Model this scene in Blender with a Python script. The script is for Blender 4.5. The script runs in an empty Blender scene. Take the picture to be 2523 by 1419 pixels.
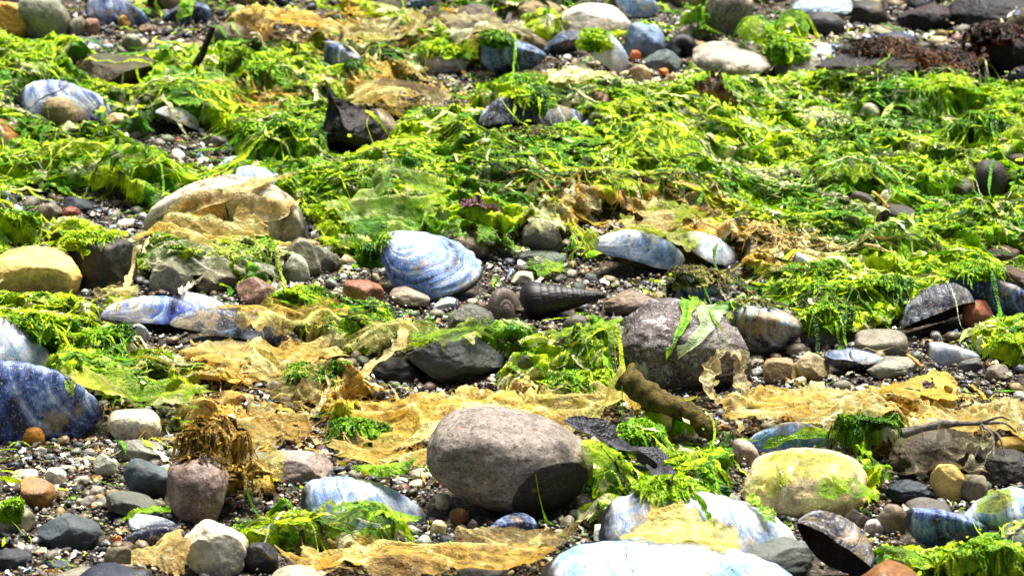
import bpy, math, time
import numpy as np
from mathutils import Matrix, Vector, Euler

T0 = time.time()
sc = bpy.context.scene
COL = sc.collection
R = math.radians

# ------------------------------------------------------------------ camera
PW, PH = 2523.0, 1419.0            # the photograph's frame, used to measure the beach
PITCH = R(20.0)
DIST = 2.20
LENS = 208.0
CAMP = np.array([0.0, -DIST * math.cos(PITCH), DIST * math.sin(PITCH)])
FPX = PW * LENS / 36.0
FWD = np.array([0.0, math.cos(PITCH), -math.sin(PITCH)])
UPV = np.array([0.0, math.sin(PITCH), math.cos(PITCH)])
cam_d = bpy.data.cameras.new('camera')
cam = bpy.data.objects.new('camera', cam_d)
COL.objects.link(cam)
cam.location = CAMP
cam.rotation_euler = (R(90) - PITCH, 0, 0)
cam_d.lens = LENS
cam_d.sensor_width = 36.0
cam_d.clip_start = 0.05
cam_d.clip_end = 400.0
cam_d.dof.use_dof = True
cam_d.dof.focus_distance = 2.08
cam_d.dof.aperture_fstop = 42.0
sc.camera = cam

# ------------------------------------------------------------------ light
SUN_EL, SUN_AZ = R(66), R(24)      # high, a little behind the scene and to the right
world = bpy.data.worlds.new('World')
sc.world = world
world.use_nodes = True
wn = world.node_tree
wn.nodes.clear()
wo = wn.nodes.new('ShaderNodeOutputWorld')
wb = wn.nodes.new('ShaderNodeBackground')
ws = wn.nodes.new('ShaderNodeTexSky')
ws.sky_type = 'NISHITA'
ws.sun_disc = False
ws.sun_elevation = SUN_EL
ws.sun_rotation = SUN_AZ
ws.air_density = 0.6
ws.dust_density = 1.0
wb.inputs['Strength'].default_value = 0.05
wn.links.new(ws.outputs[0], wb.inputs[0])
wn.links.new(wb.outputs[0], wo.inputs[0])
sun_d = bpy.data.lights.new('sun', 'SUN')
sun_d.energy = 5.0
sun_d.angle = R(30)
sun_d.color = (1.0, 0.965, 0.90)
sun = bpy.data.objects.new('sun', sun_d)
COL.objects.link(sun)
sdir = Vector((math.sin(SUN_AZ) * math.cos(SUN_EL), math.cos(SUN_AZ) * math.cos(SUN_EL), math.sin(SUN_EL)))
sun.rotation_euler = sdir.to_track_quat('Z', 'Y').to_euler()
sun.location = sdir * 3
vs = sc.view_settings
vs.view_transform = 'Standard'
vs.look = 'None'
vs.exposure = 1.5
vs.gamma = 1.0
sc.cycles.max_bounces = 5
sc.cycles.diffuse_bounces = 1
sc.cycles.glossy_bounces = 2
sc.cycles.transparent_max_bounces = 10
vs.use_curve_mapping = False

# ------------------------------------------------------------------ maths helpers
def lin(h):
    h = h.lstrip('#')
    o = []
    for i in (0, 2, 4):
        c = int(h[i:i + 2], 16) / 255.0
        o.append(c / 12.92 if c <= 0.04045 else ((c + 0.055) / 1.055) ** 2.4)
    return np.array(o)

def _hash(ix, iy, iz, seed):
    h = (ix.astype(np.uint32) * np.uint32(374761393) + iy.astype(np.uint32) * np.uint32(668265263)
         + iz.astype(np.uint32) * np.uint32(2246822519) + np.uint32((seed * 3266489917) & 0xffffffff))
    h = (h ^ (h >> np.uint32(13))) * np.uint32(1274126177)
    h = (h ^ (h >> np.uint32(15))) * np.uint32(2654435761)
    h ^= h >> np.uint32(16)
    return h.astype(np.float64) / 4294967295.0 * 2 - 1

def noise3(P, seed=0):
    F = np.floor(P)
    f = P - F
    I = F.astype(np.int64)
    u = f * f * f * (f * (f * 6 - 15) + 10)
    r = 0
    for dx in (0, 1):
        for dy in (0, 1):
            for dz in (0, 1):
                w = (u[..., 0] if dx else 1 - u[..., 0]) * (u[..., 1] if dy else 1 - u[..., 1]) * (u[..., 2] if dz else 1 - u[..., 2])
                r = r + w * _hash(I[..., 0] + dx, I[..., 1] + dy, I[..., 2] + dz, seed)
    return r

def noise2(x, y, seed=0):
    X = np.floor(x); Y = np.floor(y)
    fx = x - X; fy = y - Y
    ix = X.astype(np.int64); iy = Y.astype(np.int64)
    ux = fx * fx * fx * (fx * (fx * 6 - 15) + 10)
    uy = fy * fy * fy * (fy * (fy * 6 - 15) + 10)
    z = np.zeros_like(ix)
    a = _hash(ix, iy, z, seed); b = _hash(ix + 1, iy, z, seed)
    c = _hash(ix, iy + 1, z, seed); d = _hash(ix + 1, iy + 1, z, seed)
    return (a * (1 - ux) + b * ux) * (1 - uy) + (c * (1 - ux) + d * ux) * uy

def fbm2(x, y, oct=4, seed=0, gain=0.5):
    r = 0; a = 1.0; s = 0
    for o in range(oct):
        r = r + a * noise2(x * 2.03 ** o + 13.7 * o, y * 2.03 ** o - 7.1 * o, seed + o)
        s += a; a *= gain
    return r / s

def ridge2(x, y, oct=3, seed=0, gain=0.5):
    r = 0; a = 1.0; s = 0
    for o in range(oct):
        n = 1 - np.abs(noise2(x * 2.1 ** o + 3.3 * o, y * 2.1 ** o + 9.1 * o, seed + o)) * 1.7
        r = r + a * n; s += a; a *= gain
    return r / s

def fbm3(P, oct=3, seed=0, gain=0.5):
    r = 0; a = 1.0; s = 0
    for o in range(oct):
        r = r + a * noise3(P * 2.03 ** o + 5.3 * o, seed + o)
        s += a; a *= gain
    return r / s

def ss(a, b, x):
    t = np.clip((x - a) / (b - a), 0, 1)
    return t * t * (3 - 2 * t)

def rotm(rx=0, ry=0, rz=0):
    return np.array(Euler((R(rx), R(ry), R(rz)), 'XYZ').to_matrix())

def proj(P):
    d = np.asarray(P, float) - CAMP
    z = d @ FWD
    return PW / 2 + d[..., 0] / z * FPX, PH / 2 - (d @ UPV) / z * FPX, z

def ray(px, py):
    d = FWD + np.array([1.0, 0, 0]) * (px - PW / 2) / FPX + UPV * (PH / 2 - py) / FPX
    return d

def at(px, py, z=0.0):
    d = ray(px, py)
    return CAMP + d * (z - CAMP[2]) / d[2]

def mpp(px, py):
    p = at(px, py)
    return float((p - CAMP) @ FWD) / FPX

# ------------------------------------------------------------------ the beach surface
def ground_z(x, y):
    x = np.asarray(x, float); y = np.asarray(y, float)
    fade = np.exp(-(np.maximum(0, np.abs(x) - 0.5) ** 2 + np.maximum(0, np.abs(y) - 0.6) ** 2) * 3)
    return (0.006 * fbm2(x * 9, y * 7, 3, 5) + 0.0012 * fbm2(x * 120, y * 120, 2, 9)) * fade

HX0, HX1, HY0, HY1, HS = -0.30, 0.30, -0.42, 0.52, 0.001
NX = int(round((HX1 - HX0) / HS)); NY = int(round((HY1 - HY0) / HS))
gx = HX0 + (np.arange(NX) + 0.5) * HS
gy = HY0 + (np.arange(NY) + 0.5) * HS
GX, GY = np.meshgrid(gx, gy)
G0 = ground_z(GX, GY)
HM = G0.copy()                      # height of everything that lies on the beach so far

def raster_into(A, V):
    global HM
    keep = HM; HM = A
    raster(V, 1)
    HM = keep

def raster(V, dil=1):
    ix = ((V[:, 0] - HX0) / HS).astype(int); iy = ((V[:, 1] - HY0) / HS).astype(int)
    ok = (ix >= 0) & (ix < NX) & (iy >= 0) & (iy < NY)
    if not ok.any():
        return
    ix, iy, z = ix[ok], iy[ok], V[ok, 2]
    a, b, c, d = max(iy.min() - 2, 0), iy.max() + 3, max(ix.min() - 2, 0), ix.max() + 3
    L = np.full((b - a, d - c), -9.0)
    np.maximum.at(L, (iy - a, ix - c), z)
    for _ in range(dil):
        M = L.copy()
        M[1:] = np.maximum(M[1:], L[:-1]); M[:-1] = np.maximum(M[:-1], L[1:])
        L = M.copy()
        L[:, 1:] = np.maximum(L[:, 1:], M[:, :-1]); L[:, :-1] = np.maximum(L[:, :-1], M[:, 1:])
    sub = HM[a:b, c:d]
    np.maximum(sub, L[:sub.shape[0], :sub.shape[1]], out=sub)

def samp(A, x, y):
    fx = np.clip((np.asarray(x) - HX0) / HS - 0.5, 0, NX - 1.001)
    fy = np.clip((np.asarray(y) - HY0) / HS - 0.5, 0, NY - 1.001)
    ix = fx.astype(int); iy = fy.astype(int)
    fx = fx - ix; fy = fy - iy
    return (A[iy, ix] * (1 - fx) + A[iy, ix + 1] * fx) * (1 - fy) + (A[iy + 1, ix] * (1 - fx) + A[iy + 1, ix + 1] * fx) * fy

def blur(A, n, it=2):
    for _ in range(it):
        for ax in (0, 1):
            P = np.pad(A, [(n + 1, n) if i == ax else (0, 0) for i in (0, 1)], mode='edge')
            C = np.cumsum(P, axis=ax)
            k = 2 * n + 1
            A = (np.take(C, range(k, C.shape[ax]), ax) - np.take(C, range(0, C.shape[ax] - k), ax)) / k
    return A

def hit(px, py, A=None):
    A = HM if A is None else A
    d = ray(px, py)
    t = np.linspace((0.09 - CAMP[2]) / d[2], (-0.012 - CAMP[2]) / d[2], 700)
    P = CAMP + d * t[:, None]
    below = P[:, 2] <= samp(A, P[:, 0], P[:, 1])
    i = int(np.argmax(below)) if below.any() else len(t) - 1
    return P[i]

# ------------------------------------------------------------------ materials
class NB:
    def __init__(s, name):
        s.m = bpy.data.materials.new(name); s.m.use_nodes = True
        s.t = s.m.node_tree; s.t.nodes.clear()
        s.out = s.n('ShaderNodeOutputMaterial')
    def n(s, t, **kw):
        x = s.t.nodes.new(t)
        for k, v in kw.items():
            setattr(x, k, v)
        return x
    def l(s, a, b):
        s.t.links.new(a, b)
    def set(s, node, i, v):
        if hasattr(v, 'is_output') or isinstance(v, bpy.types.NodeSocket):
            s.l(v, node.inputs[i])
        else:
            node.inputs[i].default_value = v
    def coord(s):
        return s.n('ShaderNodeTexCoord').outputs['Object']
    def noise(s, vec, scale, detail=3, rough=0.6, dist=0.0):
        x = s.n('ShaderNodeTexNoise')
        s.l(vec, x.inputs['Vector'])
        x.inputs['Scale'].default_value = scale; x.inputs['Detail'].default_value = detail
        x.inputs['Roughness'].default_value = rough; x.inputs['Distortion'].default_value = dist
        return x.outputs['Fac']
    def ramp(s, f, a, b, lo=0.0, hi=1.0):
        x = s.n('ShaderNodeMapRange', interpolation_type='SMOOTHSTEP')
        s.l(f, x.inputs[0])
        for i, v in zip((1, 2, 3, 4), (a, b, lo, hi)):
            x.inputs[i].default_value = v
        return x.outputs[0]
    def math(s, op, a, b=0.0):
        x = s.n('ShaderNodeMath', operation=op)
        s.set(x, 0, a); s.set(x, 1, b)
        return x.outputs[0]
    def mix(s, f, a, b, mode='MIX'):
        x = s.n('ShaderNodeMix', data_type='RGBA', blend_type=mode)
        s.set(x, 0, f); s.set(x, 6, a); s.set(x, 7, b)
        return x.outputs[2]
    def bump(s, h, strength, dist):
        x = s.n('ShaderNodeBump')
        x.inputs['Strength'].default_value = strength; x.inputs['Distance'].default_value = dist
        s.l(h, x.inputs['Height'])
        return x.outputs[0]
    def attr(s, name, out='Color'):
        return s.n('ShaderNodeAttribute', attribute_name=name).outputs[out]
    def pbr(s, col, rough, spec=0.3, normal=None):
        x = s.n('ShaderNodeBsdfPrincipled')
        s.set(x, 'Base Color', col); s.set(x, 'Roughness', rough); s.set(x, 'Specular IOR Level', spec)
        if normal is not None:
            s.l(normal, x.inputs['Normal'])
        return x.outputs[0]
    def done(s, sh):
        s.l(sh, s.out.inputs[0]); return s.m

def c4(h, k=1.0):
    return tuple(np.minimum(lin(h) * k, 1)) + (1.0,)

def mat_stone(name, speck=0.5, stain='#6a5a24', stain_amt=0.35, band=0.0, rough=0.58, pit=0.5, own=None):
    b = NB(name)
    co = b.coord()
    oi = b.n('ShaderNodeObjectInfo')
    off = b.n('ShaderNodeVectorMath', operation='ADD')
    b.l(co, off.inputs[0])
    mul = b.n('ShaderNodeVectorMath', operation='SCALE'); mul.inputs[0].default_value = (7.3, 3.1, 5.7)
    b.l(oi.outputs['Random'], mul.inputs['Scale']); b.l(mul.outputs[0], off.inputs[1])
    v = off.outputs[0]
    base = b.mix(1.0, oi.outputs['Color'], (0.98, 0.93, 0.80, 1), 'MULTIPLY')
    m1 = b.noise(v, 85, 6, 0.72)
    c = b.mix(b.ramp(m1, 0.32, 0.66), b.mix(1.0, base, (0.42, 0.40, 0.38, 1), 'MULTIPLY'), b.mix(1.0, base, (1.3, 1.27, 1.22, 1), 'MULTIPLY'))
    if band:
        mp = b.n('ShaderNodeMapping'); mp.inputs['Scale'].default_value = (0.5, 1, 4); mp.inputs['Rotation'].default_value = (0.2, 0.25, 0)
        b.l(v, mp.inputs['Vector'])
        c = b.mix(b.math('MULTIPLY', b.ramp(b.noise(mp.outputs[0], 90, 4, 0.6), 0.42, 0.6), band), c, b.mix(1.0, c, (0.5, 0.47, 0.46, 1), 'MULTIPLY'))
    s1 = b.noise(v, 900, 2, 0.75)
    c = b.mix(b.math('MULTIPLY', b.ramp(s1, 0.56, 0.66), speck), c, b.mix(1.0, c, (2.0, 2.0, 1.9, 1), 'MULTIPLY'))
    s2 = b.noise(v, 1150, 2, 0.75, 0.2)
    c = b.mix(b.math('MULTIPLY', b.ramp(s2, 0.56, 0.67), speck * 1.3), c, b.mix(1.0, c, (0.22, 0.20, 0.20, 1), 'MULTIPLY'))
    c = b.mix(b.math('MULTIPLY', b.ramp(b.noise(v, 260, 5, 0.75, 0.5), 0.56, 0.64), 0.55), c, b.mix(1.0, c, (0.35, 0.33, 0.3, 1), 'MULTIPLY'))
    st = b.ramp(b.noise(v, 48, 5, 0.7, 0.4), 0.52, 0.68)
    c = b.mix(b.math('MULTIPLY', st, stain_amt), c, c4(stain))
    h = b.math('ADD', b.math('MULTIPLY', b.noise(v, 420, 4, 0.7), 1.0), b.math('MULTIPLY', b.noise(v, 120, 3, 0.6), 1.5))
    return b.done(b.pbr(c, b.ramp(m1, 0.3, 0.7, rough - 0.12, rough + 0.15), 0.35, b.bump(h, pit, 0.0012)))

M = {}
M['stone'] = mat_stone('beach_stone_rock', 0.45, '#7a6a2a', 0.32)
M['granite'] = mat_stone('speckled_granite', 0.9, '#6d6440', 0.2)
M['quartz'] = mat_stone('pale_quartz', 0.22, '#c08a2a', 0.45, rough=0.5, pit=0.8)
M['slate'] = mat_stone('dark_slate', 0.25, '#5a6a6a', 0.22, band=0.5, rough=0.62)
def mat_mottled():
    b = NB('white_mottled_granite')
    co = b.coord()
    c = b.mix(b.ramp(b.noise(co, 60, 5, 0.7), 0.4, 0.6), c4('#4a403c'), c4('#7c706c'))
    c = b.mix(b.math('MULTIPLY', b.ramp(b.noise(co, 170, 6, 0.78, 0.6), 0.53, 0.61), 0.8), c, c4('#c2b8b4'))
    c = b.mix(b.math('MULTIPLY', b.ramp(b.noise(co, 230, 5, 0.78, 0.4), 0.55, 0.62), 0.85), c, c4('#241e1e'))
    c = b.mix(b.math('MULTIPLY', b.ramp(b.noise(co, 55, 4, 0.7), 0.56, 0.68), 0.6), c, c4('#5c6a1c'))
    c = b.mix(b.math('MULTIPLY', b.ramp(b.noise(co, 900, 2, 0.75), 0.57, 0.66), 0.6), c, c4('#b8aca8'))
    h = b.math('ADD', b.noise(co, 300, 5, 0.75), b.noise(co, 90, 4, 0.7))
    return b.done(b.pbr(c, 0.6, 0.3, b.bump(h, 1.0, 0.002)))
M['mottled'] = mat_mottled()
M['brown'] = mat_stone('brown_algae_rock', 0.5, '#4a5a0a', 0.55, pit=0.9)
M['rust'] = mat_stone('rusty_rock', 0.5, '#6a2a06', 0.45, pit=1.0)

def mat_hero():
    b = NB('pale_pebble_with_dark_face')
    co = b.coord()
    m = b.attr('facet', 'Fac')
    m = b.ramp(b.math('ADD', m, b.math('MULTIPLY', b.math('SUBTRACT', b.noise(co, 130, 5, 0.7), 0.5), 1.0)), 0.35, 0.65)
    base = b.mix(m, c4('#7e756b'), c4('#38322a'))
    mp = b.n('ShaderNodeMapping'); mp.inputs['Scale'].default_value = (0.8, 1, 1.6); mp.inputs['Rotation'].default_value = (0.1, 0.22, 0)
    b.l(co, mp.inputs['Vector'])
    c = b.mix(b.ramp(b.noise(mp.outputs[0], 150, 6, 0.75), 0.35, 0.65), b.mix(1.0, base, (0.55, 0.52, 0.5, 1), 'MULTIPLY'), b.mix(1.0, base, (1.25, 1.22, 1.18, 1), 'MULTIPLY'))
    c = b.mix(b.math('MULTIPLY', b.ramp(b.noise(mp.outputs[0], 620, 3, 0.75), 0.52, 0.62), 0.85), c, b.mix(1.0, c, (0.25, 0.22, 0.22, 1), 'MULTIPLY'))
    c = b.mix(b.math('MULTIPLY', b.ramp(b.noise(co, 700, 3, 0.75), 0.54, 0.64), 0.7), c, b.mix(1.0, c, (2.1, 2.05, 2.0, 1), 'MULTIPLY'))
    c = b.mix(b.math('MULTIPLY', b.ramp(b.noise(co, 300, 3, 0.6), 0.6, 0.72), 0.35), c, c4('#b07a4a'))
    h = b.noise(co, 500, 4, 0.7)
    return b.done(b.pbr(c, 0.68, 0.3, b.bump(h, 0.5, 0.0008)))
M['hero'] = mat_hero()

def mat_mussel(name, inner=False, pale='#e6e4dc', cool='#a9c0d8', mid='#86a8d0'):
    b = NB(name)
    co = b.coord()
    oi = b.n('ShaderNodeObjectInfo')
    g = b.attr('growth', 'Fac')
    tint = b.mix(1.0, oi.outputs['Color'], (0.84, 0.98, 0.80, 1), 'MULTIPLY')
    wear = oi.outputs['Alpha']
    add = b.n('ShaderNodeVectorMath', operation='ADD'); b.l(co, add.inputs[0])
    mul = b.n('ShaderNodeVectorMath', operation='SCALE'); mul.inputs[0].default_value = (3.3, 7.1, 1.7)
    b.l(oi.outputs['Random'], mul.inputs['Scale']); b.l(mul.outputs[0], add.inputs[1])
    v = add.outputs[0]
    gn = b.math('ADD', g, b.math('MULTIPLY', b.math('SUBTRACT', b.noise(v, 60, 3, 0.6), 0.5), 0.10))
    cmb = b.n('ShaderNodeCombineXYZ'); b.l(gn, cmb.inputs[0])
    rings = b.noise(cmb.outputs[0], 75, 3, 0.75)
    coarse = b.noise(cmb.outputs[0], 9, 2, 0.6)
    patch = b.noise(v, 75, 6, 0.74, 0.5)
    if inner:
        c = b.mix(b.ramp(patch, 0.35, 0.65), c4('#dfe4ea'), b.mix(0.55, c4('#9fb2d8'), tint))
        c = b.mix(b.ramp(gn, 0.90, 0.99), c, c4('#2a2f55'))
        h = b.math('MULTIPLY', rings, 0.4)
        return b.done(b.pbr(c, 0.28, 0.5, b.bump(h, 0.3, 0.0006)))
    w = b.math('ADD', b.math('MULTIPLY', b.math('SUBTRACT', patch, 0.5), 1.9), b.math('ADD', wear, b.math('MULTIPLY', b.math('SUBTRACT', coarse, 0.5), 1.5)))
    w = b.math('SUBTRACT', w, b.math('MULTIPLY', g, 0.16))
    white = b.mix(b.ramp(b.noise(v, 230, 3, 0.6), 0.35, 0.65), c4(pale), c4(cool))
    white = b.mix(b.math('MULTIPLY', b.ramp(b.noise(v, 110, 4, 0.7), 0.50, 0.66), 0.6), white, c4('#cdbb8c'))
    c = b.mix(b.ramp(w, 0.12, 0.32), c4('#16182a'), tint)
    c = b.mix(b.ramp(w, 0.30, 0.52), c, b.mix(0.5, tint, c4(mid)))
    c = b.mix(b.ramp(w, 0.46, 0.74), c, white)
    c = b.mix(b.math('MULTIPLY', b.ramp(rings, 0.50, 0.60), 0.5), c, b.mix(1.0, c, (0.33, 0.33, 0.42, 1), 'MULTIPLY'))
    c = b.mix(b.math('MULTIPLY', b.ramp(b.noise(v, 850, 2, 0.7), 0.57, 0.68), 0.4), c, c4('#d9dbe4'))
    c = b.mix(b.math('MULTIPLY', b.ramp(b.noise(v, 1000, 2, 0.7), 0.58, 0.68), 0.45), c, c4('#1c1b2c'))
    c = b.mix(b.math('MULTIPLY', b.ramp(b.noise(v, 62, 5, 0.72), 0.51, 0.66), 0.65), c, c4('#b0945a'))
    c = b.mix(b.ramp(b.math('ADD', g, b.math('MULTIPLY', b.noise(v, 120, 3, 0.6), 0.12)), 0.985, 1.04), c, c4('#1a1a22'))
    h = b.math('ADD', b.math('MULTIPLY', rings, 1.0), b.math('MULTIPLY', b.noise(v, 500, 3, 0.7), 0.5))
    return b.done(b.pbr(c, b.ramp(patch, 0.3, 0.7, 0.34, 0.6), 0.45, b.bump(h, 0.55, 0.0010)))
M['mussel'] = mat_mussel('worn_mussel_shell')
M['nacre'] = mat_mussel('mussel_nacre', True)
M['tanshell'] = mat_mussel('tan_ribbed_shell', pale='#e8dcb8', cool='#d0c4a8', mid='#b8a888')

def mat_spiral():
    b = NB('spiral_snail_shell')
    co = b.coord(); oi = b.n('ShaderNodeObjectInfo')
    g = b.attr('growth', 'Fac')
    cmb = b.n('ShaderNodeCombineXYZ'); b.l(g, cmb.inputs[0])
    r = b.noise(cmb.outputs[0], 60, 3, 0.7)
    c = b.mix(b.ramp(r, 0.4, 0.62), oi.outputs['Color'], b.mix(1.0, oi.outputs['Color'], (0.4, 0.36, 0.33, 1), 'MULTIPLY'))
    c = b.mix(b.math('MULTIPLY', b.ramp(b.noise(co, 260, 4, 0.7), 0.52, 0.68), 0.5), c, b.mix(1.0, oi.outputs['Color'], (2.6, 2.5, 2.4, 1), 'MULTIPLY'))
    return b.done(b.pbr(c, 0.5, 0.4, b.bump(r, 0.5, 0.0008)))
M['spiral'] = mat_spiral()

def mat_weed(name, film=0.0, trans=0.35, rough=0.5, spec=0.25):
    b = NB(name)
    co = b.coord()
    c = b.attr('tone')
    n1 = b.noise(co, 330, 4, 0.7)
    c = b.mix(b.ramp(n1, 0.32, 0.68), b.mix(1.0, c, (0.50, 0.56, 0.45, 1), 'MULTIPLY'), b.mix(1.0, c, (1.3, 1.25, 1.3, 1), 'MULTIPLY'))
    n2 = b.noise(co, 1000, 2, 0.7)
    c = b.mix(b.math('MULTIPLY', b.ramp(n2, 0.57, 0.68), 0.35), c, b.mix(1.0, c, (0.35, 0.38, 0.3, 1), 'MULTIPLY'))
    nm = b.bump(b.math('ADD', n1, b.math('MULTIPLY', b.noise(co, 900, 2, 0.7), 0.5)), 0.9, 0.002)
    p = b.pbr(c, rough, spec, nm)
    tr = b.n('ShaderNodeBsdfTranslucent'); b.l(b.mix(1.0, c, (1.15, 1.1, 0.8, 1), 'MULTIPLY'), tr.inputs[0]); b.l(nm, tr.inputs['Normal'])
    mx = b.n('ShaderNodeMixShader'); mx.inputs[0].default_value = trans
    b.l(p, mx.inputs[1]); b.l(tr.outputs[0], mx.inputs[2])
    sh = mx.outputs[0]
    if film:
        tp = b.n('ShaderNodeBsdfTransparent'); b.l(b.mix(0.2, (1, 1, 1, 1), c), tp.inputs[0])
        f = b.attr('thin', 'Fac')
        a = b.math('MULTIPLY', b.math('MULTIPLY', f, b.ramp(b.noise(co, 190, 4, 0.65), 0.22, 0.55)), film)
        m2 = b.n('ShaderNodeMixShader'); b.l(a, m2.inputs[0]); b.l(sh, m2.inputs[1]); b.l(tp.outputs[0], m2.inputs[2])
        sh = m2.outputs[0]
        t2 = b.n('ShaderNodeBsdfTransparent')
        gg = b.ramp(b.math('ADD', b.attr('gap', 'Fac'), b.math('MULTIPLY', b.math('SUBTRACT', b.noise(co, 420, 3, 0.6), 0.5), 0.5)), 0.47, 0.56)
        m3 = b.n('ShaderNodeMixShader'); b.l(gg, m3.inputs[0]); b.l(sh, m3.inputs[1]); b.l(t2.outputs[0], m3.inputs[2])
        sh = m3.outputs[0]
    return b.done(sh)
M['weed'] = mat_weed('green_seaweed', 0.0, 0.24, 0.30, 0.26)
M['film'] = mat_weed('drying_seaweed_film', 0.9, 0.38, 0.3, 0.35)
M['darkweed'] = mat_weed('dark_seaweed', 0.0, 0.08, 0.4, 0.4)

def mat_ground():
    b = NB('wet_gravelly_sand')
    co = b.coord()
    n = b.noise(co, 160, 5, 0.7)
    c = b.mix(b.ramp(n, 0.35, 0.65), c4('#17120d'), c4('#463a2c'))
    c = b.mix(b.ramp(b.noise(co, 700, 2, 0.75), 0.55, 0.68), c, c4('#a08c6c'))
    c = b.mix(b.ramp(b.noise(co, 620, 2, 0.75, 0.3), 0.56, 0.68), c, c4('#15110f'))
    return b.done(b.pbr(c, 0.75, 0.3, b.bump(b.noise(co, 520, 4, 0.75), 1.0, 0.002)))
M['ground'] = mat_ground()

def mat_gravel(name):
    b = NB(name)
    co = b.coord()
    c = b.attr('tone')
    c = b.mix(b.ramp(b.noise(co, 420, 3, 0.7), 0.35, 0.65), b.mix(1.0, c, (0.55, 0.54, 0.52, 1), 'MULTIPLY'), b.mix(1.0, c, (1.3, 1.28, 1.25, 1), 'MULTIPLY'))
    return b.done(b.pbr(c, 0.45, 0.4, b.bump(b.noise(co, 900, 2, 0.7), 0.6, 0.0006)))
M['gravel'] = mat_gravel('mixed_gravel')

def mat_wood():
    b = NB('weathered_wood')
    co = b.coord(); oi = b.n('ShaderNodeObjectInfo')
    n = b.noise(co, 300, 5, 0.75)
    c = b.mix(b.ramp(n, 0.35, 0.65), b.mix(1.0, oi.outputs['Color'], (0.35, 0.32, 0.3, 1), 'MULTIPLY'), b.mix(1.0, oi.outputs['Color'], (1.5, 1.45, 1.4, 1), 'MULTIPLY'))
    return b.done(b.pbr(c, 0.8, 0.2, b.bump(n, 1.0, 0.0015)))
M['wood'] = mat_wood()

# ------------------------------------------------------------------ mesh helpers
def mesh_obj(name, V, F, mat, parent=None, tone=None, attrs=None, smooth=True, loc=None, quads=False):
    V = np.asarray(V, np.float32)
    F = np.asarray(F, np.int32)
    if loc is None:
        loc = (0, 0, 0)
    loc = np.asarray(loc, np.float32)
    me = bpy.data.meshes.new(name)
    k = F.shape[1]
    me.vertices.add(len(V)); me.vertices.foreach_set('co', (V - loc).ravel())
    me.loops.add(F.size); me.loops.foreach_set('vertex_index', F.ravel())
    me.polygons.add(len(F))
    me.polygons.foreach_set('loop_start', np.arange(0, F.size, k, dtype=np.int32))
    me.polygons.foreach_set('use_smooth', np.full(len(F), smooth, bool))
    me.update(calc_edges=True)
    if tone is not None:
        a = me.color_attributes.new('tone', 'FLOAT_COLOR', 'POINT')
        cc = np.ones((len(V), 4), np.float32); cc[:, :3] = np.clip(tone, 0, 1)
        a.data.foreach_set('color', cc.ravel())
    for nm, val in (attrs or {}).items():
        a = me.attributes.new(nm, 'FLOAT', 'POINT')
        a.data.foreach_set('value', np.asarray(val, np.float32))
    me.materials.append(M[mat])
    o = bpy.data.objects.new(name, me)
    COL.objects.link(o)
    o.location = loc
    if parent is not None:
        o.parent = parent
        o.location = (0, 0, 0) if np.allclose(loc, np.array(parent.location)) else tuple(loc - np.array(parent.location))
    return o

LABELS = {}
def tag(o, label, cat, group=None):
    o['label'] = label; o['category'] = cat
    if group:
        o['group'] = group
    LABELS[label] = LABELS.get(label, 0) + 1
    return o

_ico = {}
def ico(n):
    if n not in _ico:
        import bmesh
        bm = bmesh.new()
        bmesh.ops.create_icosphere(bm, subdivisions=n, radius=1.0)
        bm.verts.ensure_lookup_table()
        V = np.array([v.co[:] for v in bm.verts]); F = np.array([[v.index for v in f.verts] for f in bm.faces])
        bm.free()
        _ico[n] = (V, F)
    return _ico[n]

def rock(seed, sub=4, p=2.3, facets=3, amp=0.10, cut=(0.72, 0.95)):
    rg = np.random.default_rng(seed)
    V, F = ico(sub)
    V = V.copy()
    r = (np.abs(V) ** p).sum(1) ** (-1 / p)
    V *= r[:, None]
    V += fbm3(V * 0.9 + seed * 1.7, 2, seed)[:, None] * V * amp * 1.6
    for k in range(facets):
        n = rg.normal(size=3); n[2] *= 0.8; n /= np.linalg.norm(n)
        d = rg.uniform(*cut)
        e = V @ n - d
        V -= n * (np.maximum(0, e) * 0.94)[:, None]
    V += fbm3(V * 3.2 + seed * 2.3, 4, seed + 40, 0.6)[:, None] * V * amp * 0.55
    return V, F

def fit(V, box, bury=0.25, zfree=True, base=None):
    """give a shape the size it has in the photograph and set it down on the beach at its own place"""
    x0, y0, x1, y1 = box
    w, h = x1 - x0, (y1 - y0) * (1 + 0.55 * bury)
    cx = (x0 + x1) / 2
    p = at(cx, y1)
    s = mpp(cx, y1)
    V = V - (V.max(0) + V.min(0)) / 2
    V = V * (w * s / (V[:, 0].max() - V[:, 0].min()))
    x, y = p[0], p[1] + 0.3 * w * s
    zs = 1.0
    for it in range(9):
        hgt = V[:, 2].max() - V[:, 2].min()
        gz = float(samp(HM, x, y)) if base == 'top' else float(ground_z(x, y))
        z = gz - V[:, 2].min() - bury * hgt
        P = V + np.array([x, y, z])
        px, py, dz = proj(P)
        if zfree and it < 6:
            k = np.clip(h / (py.max() - py.min()), 0.6, 1.6)
            ext = (V[:, 2].max() - V[:, 2].min()) / (V[:, 0].max() - V[:, 0].min())
            if k < 1 and ext < 0.22:
                V[:, 1] *= k
            else:
                V[:, 2] *= k
            V[:, 0] *= np.clip(w / (px.max() - px.min()), 0.7, 1.4)
        sm = dz.mean() / FPX
        x += (cx - (px.max() + px.min()) / 2) * sm
        y -= (y0 - py.min()) * sm / math.sin(PITCH)
    hgt = V[:, 2].max() - V[:, 2].min()
    gz = float(samp(HM, x, y)) if base == 'top' else float(ground_z(x, y))
    loc = np.array([x, y, gz - V[:, 2].min() - bury * hgt])
    return V + loc, loc

HEROES = []    # (short name, px, py) landmarks for the pebble labels
_seed = [100]

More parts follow.
